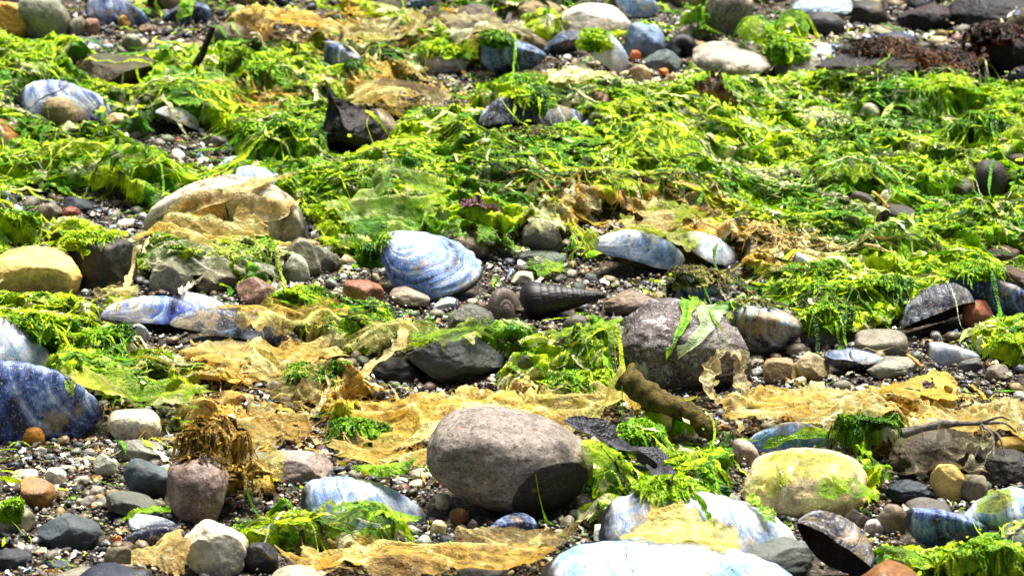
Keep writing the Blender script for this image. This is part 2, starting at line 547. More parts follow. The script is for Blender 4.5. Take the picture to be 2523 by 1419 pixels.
def stone(box, col, label, mat='stone', tilt=0, p=2.3, facets=4, amp=0.13, bury=0.25, dr=0.8, yaw=0, mark=None, name='beach_stone', cat='stone', cut=(0.64, 0.94), sub=None, base=None, flat=None, lean=0):
    _seed[0] += 1
    w = box[2] - box[0]
    sub = sub or (6 if w > 230 else 5 if w > 90 else 4)
    V, F = rock(_seed[0], sub, p, facets, amp, cut)
    V = V * np.array([1, dr, flat or 0.8])
    V = V @ rotm(lean, tilt, yaw).T
    V, loc = fit(V, box, bury, base=base)
    o = mesh_obj(name, V, F, mat, loc=loc)
    o.color = tuple(lin(col)) + (1,)
    tag(o, label, cat)
    raster(V, 1)
    HEROES.append((mark or label, (box[0] + box[2]) / 2, box[3]))
    return o

# ---- a mussel valve: dome, rim and pearly or dark lining, beak at -x
def valve(nu=56, nv=40, hgt=0.24, wd=0.36, wv=0.17, bend=0.04, seed=1, thick=0.014):
    u = 0.5 - 0.5 * np.cos(np.linspace(0.0, 1, nu) * math.pi)
    u = 0.004 + u * 0.992
    v = np.sin(np.linspace(-1, 1, nv) * math.pi / 2)
    U, S = np.meshgrid(u, v, indexing='ij')
    d = wd * (U ** 0.7 * (1 - U) ** 0.42) / 0.477
    n = wv * (U ** 0.5 * (1 - U) ** 0.40) / 0.539
    jag = 1 + 0.05 * noise2(U * 16 + seed, np.sign(S) * 3.3, seed) * np.abs(S) ** 4 + 0.03 * noise2(U * 45 + seed, np.sign(S) * 5.3, seed + 3) * np.abs(S) ** 6
    d = d * jag; n = n * jag
    Y = np.where(S > 0, S * d, S * n) + bend * np.sin(U * math.pi) - 0.02
    E = (U ** 0.55 * (1 - U) ** 0.45) / 0.49
    Z = hgt * E * (1 - np.abs(S) ** 1.7) ** 0.80
    th = np.arctan2(Y + 0.02 - 0 * U, U + 0.02)
    rad = np.hypot(Y + 0.02, U + 0.02)
    edge_t = np.concatenate([th[:, 0], th[:, -1]]); edge_r = np.concatenate([rad[:, 0], rad[:, -1]])
    bins = np.linspace(edge_t.min(), edge_t.max(), 40)
    rr = np.array([edge_r[np.abs(edge_t - t) < 0.08].max() if (np.abs(edge_t - t) < 0.08).any() else 1 for t in bins])
    g = rad / np.interp(th, bins, rr)
    P = np.stack([U - 0.5, Y, Z], -1)
    P[..., 2] += 0.005 * np.sin(g * 75 + 2 * noise3(P * 5, seed)) * np.clip(Z * 12, 0, 1)
    P += 0.012 * np.stack([noise3(P * 6 + 9, seed), noise3(P * 6 + 31, seed), noise3(P * 6 + 57, seed)], -1)
    Q = P.copy()
    Q[..., 2] = Q[..., 2] * 0.93 - thick * np.clip(Z * 14, 0.15, 1)
    Q[..., 0] *= 0.985; Q[..., 1] = (Q[..., 1] - 0.04) * 0.97 + 0.04
    idx = np.arange(nu * nv).reshape(nu, nv)
    f = np.stack([idx[:-1, :-1], idx[1:, :-1], idx[1:, 1:], idx[:-1, 1:]], -1).reshape(-1, 4)
    ring = np.concatenate([idx[:, 0], idx[-1, 1:], idx[-2::-1, -1], idx[0, -2:0:-1]])
    ring2 = ring + nu * nv
    rf = np.stack([ring, ring2, np.roll(ring2, -1), np.roll(ring, -1)], -1)
    outerV = np.concatenate([P.reshape(-1, 3), Q.reshape(-1, 3)])
    return outerV, np.concatenate([f, rf]), Q.reshape(-1, 3), f[:, ::-1], g.ravel()

def mussel(box, col, wear, label, rot=(0, 0, 0), hgt=0.24, wd=0.36, wv=0.17, bury=0.10, mark=None, flip=False, base=None, zfree=True, raised=0.0, mat3=None, mat='mussel', lining=None):
    _seed[0] += 1
    oV, oF, iV, iF, g = valve(hgt=hgt, wd=wd, wv=wv, seed=_seed[0])
    big = box[2] - box[0] > 90
    if flip:
        oV = oV * np.array([1, 1, -1]); oF = oF[:, ::-1]; iF = iF[:, ::-1]
    m = rotm(rot[0], rot[1], 0) @ rotm(0, 0, rot[2]) if mat3 is None else mat3
    n = len(iV)
    if mat3 is None and rot[0] > 0:
        best = None
        ph = PITCH
        for rx in range(4, 76, 3):
            q = oV @ (rotm(rx, rot[1], 0) @ rotm(0, 0, rot[2])).T
            v = q[:, 1] * math.sin(ph) + q[:, 2] * math.cos(ph)
            asp = (v.max() - v.min()) / (q[:, 0].max() - q[:, 0].min())
            e = abs(asp - (box[3] - box[1]) * (1 + 0.5 * bury) / (box[2] - box[0]))
            if best is None or e < best[0]:
                best = (e, rx)
        m = rotm(best[1], rot[1], 0) @ rotm(0, 0, rot[2])
        zfree = best[0] > 0.12
    A = oV @ m.T
    V, loc = fit(A, box, bury, zfree, base)
    V[:, 2] += raised
    loc = loc + np.array([0, 0, raised])
    used = oF.max() + 1
    o = mesh_obj('mussel_shell', V, oF, mat, loc=loc, attrs={'growth': np.concatenate([g, g])})
    o.color = tuple(lin(col)) + (wear,)
    lv = V[n:] + (V[n:].mean(0) - V[:n].mean(0)) * 0.004
    c = mesh_obj('inner_lining', lv, iF, 'rust' if lining else 'nacre', parent=o, loc=loc, attrs={'growth': g})  # where lining is set, a dark colour fills the hollow instead of nacre
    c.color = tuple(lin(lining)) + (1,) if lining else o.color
    tag(o, label, 'shell')
    raster(V, 2 if big else 1)
    HEROES.append((mark or label, (box[0] + box[2]) / 2, box[3]))
    return o

# ---- a coiled snail shell, apex at +x
def snail(box, col, label, rot=(0, 0, 0), turns=5, spire=1.6, W=0.62, bury=0.1, name='snail_shell', mark=None, base=None, mouth='#1a0805'):
    _seed[0] += 1
    nt, nph = 150, 22
    t = np.linspace(0, turns, nt)                    # 0 = mouth, grows towards the apex
    k = W ** t
    ang = t * 2 * math.pi
    ph = np.linspace(0, 2 * math.pi, nph, endpoint=False)
    T, PHI = np.meshgrid(np.arange(nt), ph, indexing='ij')
    r = 0.56 * k[T]
    cr = 0.46 * k[T]
    rad = cr + r * np.cos(PHI)
    X = spire * (1 - k[T]) + r * min(1.2, 0.75 + 0.42 * spire) * np.sin(PHI)
    V = np.stack([X, rad * np.cos(ang[T]), rad * np.sin(ang[T])], -1)
    V *= (1 + 0.02 * noise3(V * 6, _seed[0]))[..., None]
    g = (T / nt) * 6 + 0.0
    idx = np.arange(nt * nph).reshape(nt, nph)
    a = idx[:-1]; b = idx[1:]
    F = np.stack([a, np.roll(a, -1, 1), np.roll(b, -1, 1), b], -1).reshape(-1, 4)
    V = V.reshape(-1, 3) @ rotm(*rot).T
    V2, loc = fit(V, box, bury, base=base)
    o = mesh_obj(name, V2, F, 'spiral', loc=loc, attrs={'growth': g.ravel()})
    o.color = tuple(lin(col)) + (1,)
    # the mouth: a recessed dark lining disc a little way inside the opening
    rg = idx[3]
    c0 = V2[rg].mean(0)
    lv = np.concatenate([c0[None] + (V2[rg] - c0) * 0.97, c0[None]])
    lf = np.array([[i, (i + 1) % nph, nph, nph] for i in range(nph)])[:, :3]
    c = mesh_obj('mouth_lining', lv, lf, 'spiral', parent=o, loc=loc, attrs={'growth': np.zeros(len(lv))})
    c.color = tuple(lin(mouth)) + (1,)
    tag(o, label, 'shell')
    raster(V2, 1)
    HEROES.append((mark or label, (box[0] + box[2]) / 2, box[3]))
    return o

# ------------------------------------------------------------------ setting: one ground sheet to the horizon
def build_ground():
    fine_x = np.linspace(-0.5, 0.5, 260); fine_y = np.linspace(-0.6, 0.8, 360)
    far = np.geomspace(0.03, 60, 26)
    xs = np.concatenate([-0.5 - far[::-1], fine_x, 0.5 + far]); ys = np.concatenate([-0.6 - far[::-1], fine_y, 0.8 + far])
    X, Y = np.meshgrid(xs, ys)
    Z = ground_z(X, Y)
    idx = np.arange(X.size).reshape(X.shape)
    F = np.stack([idx[:-1, :-1], idx[:-1, 1:], idx[1:, 1:], idx[1:, :-1]], -1).reshape(-1, 4)
    o = mesh_obj('ground', np.stack([X, Y, Z], -1).reshape(-1, 3), F, 'ground')
    o['kind'] = 'structure'
    o['label'] = 'dark wet gravelly sand of the beach'
build_ground()

# ------------------------------------------------------------------ stones one can pick out
# top left
stone((-40, 0, 92, 92), '#c99a3c', 'ochre yellow stone at the top left corner', tilt=20, mark='the ochre corner stone', mat='quartz')
stone((30, -22, 174, 104), '#7d8274', 'large rounded grey green stone near the top left corner', tilt=18, mark='the grey green top-left stone', p=2.5)
stone((164, 40, 212, 96), '#7c7c70', 'grey pebble leaning between grey green stone and gravel at top left', tilt=-20, name='pebble', cat='pebble')
stone((208, 46, 246, 92), '#b08a78', 'reddish white pebble in the top left gravel', name='pebble', cat='pebble', mat='quartz')
stone((300, 84, 352, 130), '#878a7a', 'rounded grey pebble in the gravel below the purple mussel', name='pebble', cat='pebble')
stone((290, 38, 322, 70), '#c9a04a', 'small yellow pebble touching the purple mussel at top left', name='pebble', cat='pebble', mat='quartz')
stone((342, 60, 380, 92), '#7a6450', 'brown pebble right of the small yellow one at top left', name='pebble', cat='pebble')
stone((178, 92, 276, 124), '#4c5a5c', 'thin dark slate pebble in front of the top left gravel', tilt=14, mat='slate', flat=0.35, name='pebble', cat='pebble')
stone((510, 55, 622, 116), '#6f6a54', 'grey brown stone in the hollow below the ochre weed', mat='brown', tilt=12, mark='the stone below the ochre weed')
stone((168, 132, 384, 216), '#3c3212', 'dark olive brown flat topped rock amid green weed, upper left', mat='brown', facets=6, cut=(0.55, 0.8), p=3, mark='the olive brown rock', bury=0.15)
stone((18, 186, 126, 216), '#4c4a3c', 'thin dark slab just behind the blue white mussel, upper left', mat='slate', flat=0.35, name='stone_slab')
stone((100, 238, 196, 326), '#9a8a66', 'tan cone shaped stone in front of the blue white mussel', p=2.1, facets=4, mark='the tan cone stone', lean=-12, dr=0.75)
stone((180, 252, 246, 300), '#4a4638', 'dark stone right of the tan cone shaped stone', facets=5)
stone((258, 278, 322, 318), '#c2b084', 'cream pebble pair lump right of the tan cone stone', mat='quartz', facets=5, name='pebble', cat='pebble')
stone((508, 332, 570, 362), '#6c6a66', 'small grey stone on gravel right of the broken tan shell', mat='slate', tilt=6)
stone((420, 520, 470, 560), '#777468', 'grey pebble in the dark left of the big ribbed shell', name='pebble', cat='pebble')
stone((520, 190, 640, 238), '#6a5c4c', 'brown stone half under green weed right of the dark twig', mat='brown', tilt=8)
# top centre
stone((1110, 10, 1230, 104), '#6d6252', 'grey brown stone under the tan sheet at top centre', mat='brown', facets=4, mark='the stone under the tan sheet')
stone((1280, 78, 1356, 136), '#7d7462', 'grey brown pebble between two purple blue mussels at top', tilt=25, name='pebble', cat='pebble')
stone((1276, 0, 1384, 54), '#8a7a58', 'tan stone left of the big pale stone at top', mat='brown', tilt=14)
stone((1384, 8, 1560, 104), '#dcd6d2', 'large smooth pale pinkish stone at top centre', tilt=12, p=2.4, facets=2, mark='the large pale stone', mat='quartz', amp=0.06)
stone((1538, 56, 1642, 146), '#6d84a8', 'blue grey stone in front of the big pale stone', facets=4, tilt=20, mark='the blue grey stone')
stone((1588, 122, 1680, 182), '#566468', 'oval blue grey pebble with a green stripe', tilt=4, mark='the green striped pebble', name='pebble', cat='pebble')
stone((1550, 124, 1580, 152), '#b06030', 'small orange pebble left of the green striped pebble', name='pebble', cat='pebble')
stone((1622, 168, 1648, 190), '#c8722c', 'tiny orange pebble below the green striped pebble', name='pebble', cat='pebble')
stone((1640, 180, 1682, 212), '#b89a68', 'tan pebble below right of the green striped pebble', name='pebble', cat='pebble')
stone((1546, 160, 1604, 212), '#b09478', 'pinkish tan pebble below the small orange one at top', name='pebble', cat='pebble')
stone((1046, 122, 1152, 182), '#bab0b8', 'round lilac white pebble under a green weed brow', mark='the lilac white pebble', name='pebble', cat='pebble')
# top right
stone((1736, -30, 1858, 92), '#8a7f7a', 'big grey granite stone left of the dark green tent of weed', mat='granite', p=2.5, mark='the grey granite stone')
stone((1676, 26, 1712, 60), '#b8aaa0', 'pale pebble left of the grey granite stone', name='pebble', cat='pebble')
stone((1674, 58, 1712, 100), '#a39c96', 'grey pebble above the black hollow shell at top', name='pebble', cat='pebble')
stone((1950, -20, 2134, 40), '#a4bcd8', 'light blue stone at the top edge, right of centre', mark='the light blue stone', tilt=-6, flat=0.5)
stone((1974, 28, 2082, 88), '#2a2b30', 'black angular stone under the light blue stone', facets=6, cut=(0.6, 0.85))
stone((2090, 0, 2190, 66), '#2a2620', 'dark wet stone right of the light blue stone', facets=4)
stone((1706, 102, 1912, 204), '#a09c96', 'long light grey stone sloping down to the right, top right', tilt=22, p=2.5, mark='the long light grey stone', mat='granite')
stone((1908, 132, 2034, 198), '#958f8a', 'peaked light grey stone right of the long grey stone', facets=5, tilt=12, cut=(0.6, 0.85), mark='the peaked grey stone')
stone((1972, 112, 2360, 202), '#1e150e', 'long dark brown rock slab at top right', mat='rust', facets=6, p=3, cut=(0.6, 0.9), mark='the dark brown slab', flat=0.5)
stone((2148, 78, 2258, 134), '#1d2848', 'navy blue rounded stone on the dark brown slab', p=2.6, mark='the navy stone', base=None)
stone((2120, 62, 2216, 96), '#8c8a74', 'grey pebble with green top behind the navy stone', mat='brown', name='pebble', cat='pebble')
stone((2420, 60, 2560, 190), '#26120a', 'rust red rock at the right edge near the top', mat='rust', facets=7, amp=0.22, cut=(0.5, 0.8), mark='the rust red rock')
stone((2330, -20, 2560, 70), '#141010', 'black wet rock in the top right corner', mat='rust', facets=5)
stone((2210, 10, 2350, 80), '#1c1612', 'dark brown wet rock left of the black corner rock', mat='rust', facets=5)
stone((2402, 392, 2484, 516), '#2f2d2a', 'upright black stone near the right edge', p=2.5, mark='the upright black stone', lean=10)
stone((2344, 440, 2410, 514), '#4a443a', 'dark brown stone leaning on the upright black stone', mat='brown')
stone((2476, 372, 2560, 440), '#5a5148', 'brown speckled stone behind the upright black stone', mat='granite')
stone((1976, 262, 2046, 312), '#a89a70', 'tan pebble nested in the upper right green weed', name='pebble', cat='pebble')
stone((2090, 470, 2180, 530), '#5b504c', 'purple brown slab in the right green weed', tilt=28, mat='slate', flat=0.5)
stone((2170, 500, 2264, 552), '#3e3c3a', 'dark grey slab below the purple brown slab', tilt=16, mat='slate', flat=0.5)
stone((2414, 600, 2516, 650), '#4a3a2a', 'flat brown slab at the right edge in green weed', mat='rust', p=3, flat=0.5, facets=5)
stone((2420, 650, 2570, 764), '#4a381c', 'brown rock at right edge leaning over the blue mussel', mat='brown', facets=3, tilt=14, mark='the brown right-edge rock')
# dark rock with a light edge, upper centre
def shard(pts, base, depth, col, label, mark, lean=0.25, name='beach_stone', mat='rust'):
    _seed[0] += 1
    sd = _seed[0]
    bx_, by_ = base
    b0_ = at(bx_, by_, float(ground_z(*at(bx_, by_)[:2])))
    sc_ = mpp(bx_, by_)
    P = np.array([((x - bx_) * sc_, (by_ - y) * sc_ / math.cos(PITCH)) for x, y in pts])
    P = np.concatenate([P, P[:1]])
    d = np.r_[0, np.cumsum(np.linalg.norm(np.diff(P, axis=0), axis=1))]
    t = np.linspace(0, d[-1], 73)[:-1]
    O = np.stack([np.interp(t, d, P[:, 0]), np.interp(t, d, P[:, 1])], -1)
    c = O.mean(0)
    nr = 12
    V = []; F = []
    for side in (-1, 1):
        for k in range(nr + 1):
            q = k / nr
            Q = c + (O - c) * q
            V.append(np.stack([Q[:, 0], side * depth * (1 - q ** 1.3) + lean * Q[:, 1], Q[:, 1]], -1))
    V = np.array(V).reshape(-1, 3)
    m = 72
    for sidx in (0, 1):
        o_ = sidx * (nr + 1) * m
        for k in range(nr):
            for i in range(m):
                j = (i + 1) % m
                q = [o_ + k * m + i, o_ + k * m + j, o_ + (k + 1) * m + j, o_ + (k + 1) * m + i]
                F.append(q if sidx else q[::-1])
    n1 = fbm3(V * 120 + sd, 3, sd)
    V[:, 1] += np.round(n1 * 5) / 5 * depth * 0.5 + fbm3(V * 420, 2, sd + 3) * 0.0008
    V[:, 0] += fbm3(V * 300 + 5, 2, sd + 4) * 0.0006
    V = V + b0_ + np.array([0, depth * 0.6, 0])
    o = mesh_obj(name, V, np.array(F), mat, loc=b0_)
    o.color = tuple(lin(col)) + (1,)
    tag(o, label, 'stone')
    raster(V, 1)
    HEROES.append((mark, bx_, by_))
shard([(797, 222), (815, 262), (850, 268), (905, 300), (925, 290), (955, 340), (962, 372), (930, 392), (860, 396), (800, 388), (780, 372), (800, 320), (806, 270)], (878, 384), 0.010, '#1e150e',
      'dark brown sharp pointed rock under the tan tent of weed', 'the dark pointed rock')
stone((916, 268, 992, 346), '#9a8e7e', 'light grey broken rock on the right flank of the dark pointed rock', tilt=50, facets=5, cut=(0.5, 0.8), base=None, flat=0.5)
# left, middle
stone((-30, 606, 204, 740), '#e0c070', 'large smooth yellow stone at the left edge', mat='quartz', p=2.6, facets=2, amp=0.07, mark='the large yellow stone', tilt=6)
stone((164, 586, 340, 722), '#33332e', 'dark grey stone right of the large yellow stone', facets=5, cut=(0.6, 0.85), p=2.7, mark='the dark grey stone')
stone((156, 484, 236, 526), '#252c36', 'dark slate pebble left of the big ribbed shell', mat='slate', tilt=20, flat=0.5, name='pebble', cat='pebble')
stone((92, 500, 156, 548), '#8a847c', 'grey pebble left of the dark slate pebble, left side', name='pebble', cat='pebble')
stone((150, 508, 200, 545), '#7a4636', 'reddish pebble below the dark slate pebble, left side', name='pebble', cat='pebble')
stone((88, 560, 136, 596), '#8a8378', 'grey pebble behind the large yellow stone', name='pebble', cat='pebble')
stone((698, 584, 792, 690), '#838478', 'taller grey stone behind the light grey egg shaped one', tilt=60, p=2.3, mark='the taller grey stone', lean=0)
stone((696, 624, 764, 704), '#9aa094', 'light grey egg shaped pebble right of the big ribbed shell', tilt=70, facets=1, name='pebble', cat='pebble', mark='the light grey egg pebble')
stone((758, 604, 838, 668), '#6a6a62', 'dark grey stone sloping right of the light grey egg pebble', tilt=32)
stone((582, 682, 690, 758), '#84685a', 'reddish brown speckled pebble below the yellow film, centre left', mat='granite', name='pebble', cat='pebble', mark='the reddish brown speckled pebble')
stone((366, 640, 480, 730), '#8a8a80', 'pale grey stone under thin film left of the reddish brown pebble', facets=4, mark='the pale filmed stone')
stone((480, 660, 590, 730), '#6f665c', 'grey brown stone under the white film, centre left', facets=4)
stone((440, 826, 672, 884), '#6d6a62', 'flat grey stone under the dark curved mussel', flat=0.5, mark='the flat grey stone', bury=0.3)
stone((284, 858, 354, 898), '#5d4c34', 'brown pebble on the pale green weed, left', name='pebble', cat='pebble', base=None)
stone((-60, 1040, 20, 1090), '#34343a', 'dark stone at the left edge under the big blue mussel', facets=3)
# centre
stone((1094, 562, 1206, 634), '#8c7a70', 'pinkish speckled stone behind the blue centre mussel', mat='granite', tilt=28, mark='the pinkish speckled stone')
stone((1178, 522, 1264, 570), '#6c6c66', 'grey stone above the yellow green frond, centre', tilt=10)
stone((1078, 502, 1128, 540), '#6f7674', 'round grey pebble at the end of the dark red weed', name='pebble', cat='pebble')
stone((1286, 538, 1388, 626), '#67685f', 'dark grey stone capped with cream film, centre', tilt=20, mark='the film capped grey stone')
stone((1274, 614, 1396, 656), '#4f5a54', 'log shaped slate pebble in the centre gravel', mat='slate', p=2.8, flat=0.5, name='pebble', cat='pebble', mark='the log shaped slate pebble')
stone((1258, 668, 1320, 702), '#d5cfbf', 'white pebble on the centre gravel left of the snail', mat='quartz', name='pebble', cat='pebble', mark='the white centre pebble')
stone((842, 688, 946, 760), '#8a5a40', 'reddish brown angular stone left of the blue centre mussel', facets=6, cut=(0.6, 0.85), tilt=20, mark='the reddish angular stone')
stone((958, 704, 1060, 754), '#857c74', 'grey pink lumpy stone below the blue centre mussel', facets=4)
stone((1104, 748, 1228, 836), '#5d5f5a', 'dark grey stone with green weed below the blue centre mussel', tilt=35, facets=3, mat='brown')
stone((998, 818, 1244, 936), '#4b5254', 'dark slate rock with flat facets, centre', mat='slate', facets=7, cut=(0.5, 0.8), tilt=14, mark='the dark faceted rock')
stone((916, 878, 1046, 946), '#14161a', 'black stone left of the dark faceted rock', facets=4, mark='the black centre stone')
stone((1518, 732, 1856, 960), '#635b57', 'big purple grey granite boulder draped with green ribbons', mat='mottled', p=2.3, facets=5, amp=0.16, cut=(0.62, 0.9), mark='the purple granite boulder', tilt=14)
stone((1488, 710, 1628, 774), '#7d6e62', 'brown grey flat stone behind the purple granite boulder', flat=0.5, mark='the brown grey flat stone')
stone((1384, 774, 1458, 844), '#585850', 'dark grey wedge stone left of the purple granite boulder', tilt=-12, facets=4)
stone((1366, 812, 1420, 874), '#7d766a', 'grey brown upright pebble left of the purple granite boulder', name='pebble', cat='pebble', p=2.6)
stone((1262, 872, 1322, 936), '#52504a', 'dark pebble right of the dark faceted rock', name='pebble', cat='pebble')
stone((1316, 862, 1392, 894), '#232c3c', 'blue black pebble left of the purple granite boulder', mat='slate', name='pebble', cat='pebble')
# right, middle
stone((1968, 782, 2068, 862), '#7b7c74', 'grey stone right of the hollow grey limpet shell', tilt=25, mark='the grey limpet-side stone')
stone((2104, 810, 2238, 882), '#7d7a74', 'smooth grey brick shaped stone on the right gravel', p=3.2, facets=1, amp=0.05, mark='the brick shaped grey stone')
stone((2134, 876, 2266, 926), '#84857e', 'light grey flat stone below the brick shaped grey stone', flat=0.5, facets=4)
stone((1878, 880, 1966, 946), '#93805c', 'tan rounded pebble right of the purple granite boulder', p=2.7, name='pebble', cat='pebble', mark='the tan rounded pebble')
stone((1940, 866, 2044, 934), '#9c9070', 'yellowish grey stone right of the tan rounded pebble', p=2.5, facets=4, mat='quartz')
stone((1936, 842, 1992, 878), '#8f8678', 'small pale pebble below the hollow grey limpet shell', name='pebble', cat='pebble')
stone((2370, 738, 2448, 808), '#a0604c', 'reddish pink stone inside the gaping brown mussel', facets=2, mark='the reddish pink stone')
stone((1998, 738, 2030, 760), '#c8702c', 'small round orange pebble in green weed, right', name='pebble', cat='pebble', base=None)
stone((2360, 880, 2422, 920), '#6c7272', 'grey pebble below the white shell, right gravel', name='pebble', cat='pebble')
stone((2428, 896, 2488, 938), '#7f7c78', 'grey pebble at the right edge gravel', name='pebble', cat='pebble')
stone((1640, 912, 1690, 960), '#b0ac90', 'small cream pebble against the foot of the purple granite boulder', mat='quartz', name='pebble', cat='pebble')
# lower left gravel
stone((264, 1006, 398, 1088), '#e2dcc6', 'white quartz stone right of the big blue mussel', mat='quartz', p=2.9, facets=3, amp=0.07, mark='the white quartz stone', bury=0.15)
stone((48, 1046, 112, 1104), '#c98a2c', 'orange pebble on gravel in front of the big blue mussel', mat='quartz', facets=3, name='pebble', cat='pebble', mark='the orange pebble')
stone((230, 1116, 290, 1172), '#d7dcd2', 'white rounded cube pebble in the lower left gravel', mat='quartz', p=2.9, facets=2, name='pebble', cat='pebble', mark='the white cube pebble', bury=0.1)
stone((110, 1150, 164, 1198), '#ebe6da', 'white round pebble left of the white cube pebble', mat='quartz', facets=2, name='pebble', cat='pebble', mark='the white round pebble')
stone((8, 1176, 58, 1206), '#eceae2', 'white flat pebble at the lower left edge', mat='quartz', name='pebble', cat='pebble', flat=0.5)
stone((26, 1154, 94, 1182), '#e8ddbf', 'cream elongated pebble at the lower left edge', mat='quartz', name='pebble', cat='pebble', flat=0.5, tilt=-8)
stone((84, 1100, 116, 1128), '#dad7cf', 'little white chip below the orange pebble', mat='quartz', name='pebble', cat='pebble', facets=5)
stone((48, 1174, 138, 1250), '#9a7440', 'brown slab pebble below the white round pebble', tilt=30, facets=4, name='pebble', cat='pebble', mark='the brown slab pebble')
stone((302, 1128, 422, 1228), '#4c5a62', 'dark blue grey stone with white streak, lower left', mat='slate', facets=4, mark='the dark blue grey stone')
stone((282, 1082, 404, 1138), '#7c7d76', 'grey stone behind the dark blue grey stone', facets=4, mark='the grey lower-left stone')
stone((410, 1112, 570, 1292), '#83716c', 'tall pinkish brown egg shaped stone, lower left', mat='granite', tilt=80, facets=2, p=2.2, mark='the pinkish egg stone', dr=0.85)
stone((646, 1108, 822, 1190), '#867c7c', 'pinkish grey flat angular stone, lower centre left', facets=5, tilt=10, cut=(0.6, 0.85), mark='the pinkish flat stone', bury=0.15)
stone((592, 1112, 672, 1152), '#74786a', 'small grey green stone left of the pinkish flat stone', flat=0.5)
stone((260, 1208, 402, 1276), '#565b54', 'flat grey slate stone in the lower left gravel', mat='slate', tilt=16, flat=0.45, mark='the flat slate stone')
stone((92, 1262, 250, 1354), '#45505a', 'dark blue grey slab near the bottom left', mat='slate', tilt=22, facets=4, p=2.6, mark='the dark blue slab')
stone((452, 1278, 612, 1424), '#ded8c4', 'rough white quartz lump at the bottom left', mat='quartz', p=2.6, facets=5, amp=0.14, tilt=30, mark='the rough white quartz', bury=0.12)
stone((600, 1336, 686, 1416), '#14161a', 'black block shaped stone right of the rough white quartz', p=3.2, facets=2, amp=0.05, mark='the black block stone')
stone((272, 1318, 306, 1346), '#b8683a', 'small orange pebble near the bottom left', name='pebble', cat='pebble')
stone((-30, 1228, 90, 1312), '#9a9a84', 'pale stone at the left edge wrapped in green weed', facets=3, mark='the weed wrapped edge stone')
stone((140, 1394, 290, 1450), '#77756c', 'grey stone cut by the bottom edge, left', facets=3)
stone((256, 1344, 330, 1398), '#6a6860', 'grey pebble near the bottom edge, left of the tan fold', name='pebble', cat='pebble', facets=3)
stone((-20, 1350, 80, 1400), '#2c323c', 'blue black flat stone at the bottom left edge', mat='slate', flat=0.5)
stone((100, 1372, 176, 1410), '#2f3a46', 'blue black pebble near the bottom left', mat='slate', flat=0.5, name='pebble', cat='pebble')
# lower centre
def hero_pebble():
    V, F = rock(7, 6, 2.3, 2, 0.06, (0.85, 0.97))
    V = V * np.array([1, 0.78, 0.62])
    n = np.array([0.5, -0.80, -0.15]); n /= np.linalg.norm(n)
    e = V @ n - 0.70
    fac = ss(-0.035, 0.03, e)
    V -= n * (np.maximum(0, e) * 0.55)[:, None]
    V = V @ rotm(0, 12, 0).T
    V, loc = fit(V, (1050, 1000, 1462, 1258), 0.06)
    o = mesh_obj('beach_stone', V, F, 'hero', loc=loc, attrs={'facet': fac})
    tag(o, 'largest smooth pale grey egg shaped stone with a dark oval face', 'stone')
    raster(V, 1)
    HEROES.append(('the large egg shaped stone', 1255, 1258))
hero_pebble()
stone((842, 1070, 886, 1112), '#dcdad0', 'small white pebble in yellow weed left of the big egg stone', mat='quartz', name='pebble', cat='pebble')
stone((1058, 1280, 1100, 1322), '#d5c79a', 'cream pebble under the left end of the big egg stone', mat='quartz', name='pebble', cat='pebble', mark='the cream pebble')
stone((1072, 1214, 1114, 1256), '#d9cfae', 'cream chip standing left under the big egg stone', mat='quartz', facets=6, name='pebble', cat='pebble', cut=(0.5, 0.8))
stone((1106, 1250, 1156, 1298), '#8a6030', 'brown pebble under the big egg stone', name='pebble', cat='pebble', mat='quartz')
stone((1150, 1278, 1178, 1318), '#1c1a1c', 'black knobbly pebble under the big egg stone', name='pebble', cat='pebble', facets=5)
stone((1126, 1376, 1256, 1440), '#4c545a', 'dark slate stone at the bottom edge under tan weed', mat='slate')
stone((1462, 1290, 1570, 1352), '#dde6ea', 'white angular shell lump left of the yellow stained mussel', mat='quartz', facets=7, cut=(0.5, 0.8), mark='the white angular lump')
stone((1780, 1306, 2008, 1416), '#59615e', 'grey slate stone with pale rim at the bottom, right of centre', mat='slate', tilt=12, facets=4, p=2.6, mark='the bottom slate stone')
# lower right
stone((1798, 1080, 1872, 1152), '#9a8a84', 'pinkish grey pebble left of the film wrapped boulder', tilt=50, name='pebble', cat='pebble', mark='the pinkish grey pebble')
stone((1828, 1102, 2138, 1262), '#dccba4', 'pinkish tan boulder wrapped in yellow green film, lower right', p=2.4, facets=2, amp=0.08, mark='the film wrapped boulder', tilt=4)
stone((2188, 1054, 2430, 1170), '#4a4034', 'dark brown stone under clear film, lower right', mat='brown', p=2.3, facets=3, mark='the dark filmed stone')
stone((2456, 1072, 2540, 1108), '#d8c27e', 'cream yellow oval pebble at the right edge', mat='quartz', facets=1, name='pebble', cat='pebble', base='top')
stone((2290, 1142, 2384, 1238), '#dcc074', 'pale yellow angular pebble, lower right', mat='quartz', p=2.5, facets=5, tilt=40, cut=(0.6, 0.9), name='pebble', cat='pebble', mark='the pale yellow pebble', bury=0.1)
stone((2364, 1168, 2434, 1236), '#8c8672', 'grey stone right of the pale yellow pebble', facets=5)
stone((2180, 1180, 2306, 1240), '#1a2836', 'pitted blue black cinder stone, lower right', facets=4, amp=0.22, mark='the pitted cinder stone', flat=0.55, bury=0.0)
stone((2226, 1224, 2352, 1272), '#5a5858', 'dark grey slab below the pitted cinder stone', mat='slate', flat=0.5)
stone((2150, 1240, 2238, 1322), '#7c7064', 'grey brown rounded pebble below the pitted cinder stone', name='pebble', cat='pebble', mark='the grey brown round pebble')
stone((2128, 1278, 2188, 1328), '#d6d0d8', 'white pebble with purple tint, lower right', mat='quartz', facets=6, cut=(0.55, 0.85), name='pebble', cat='pebble', tilt=25)
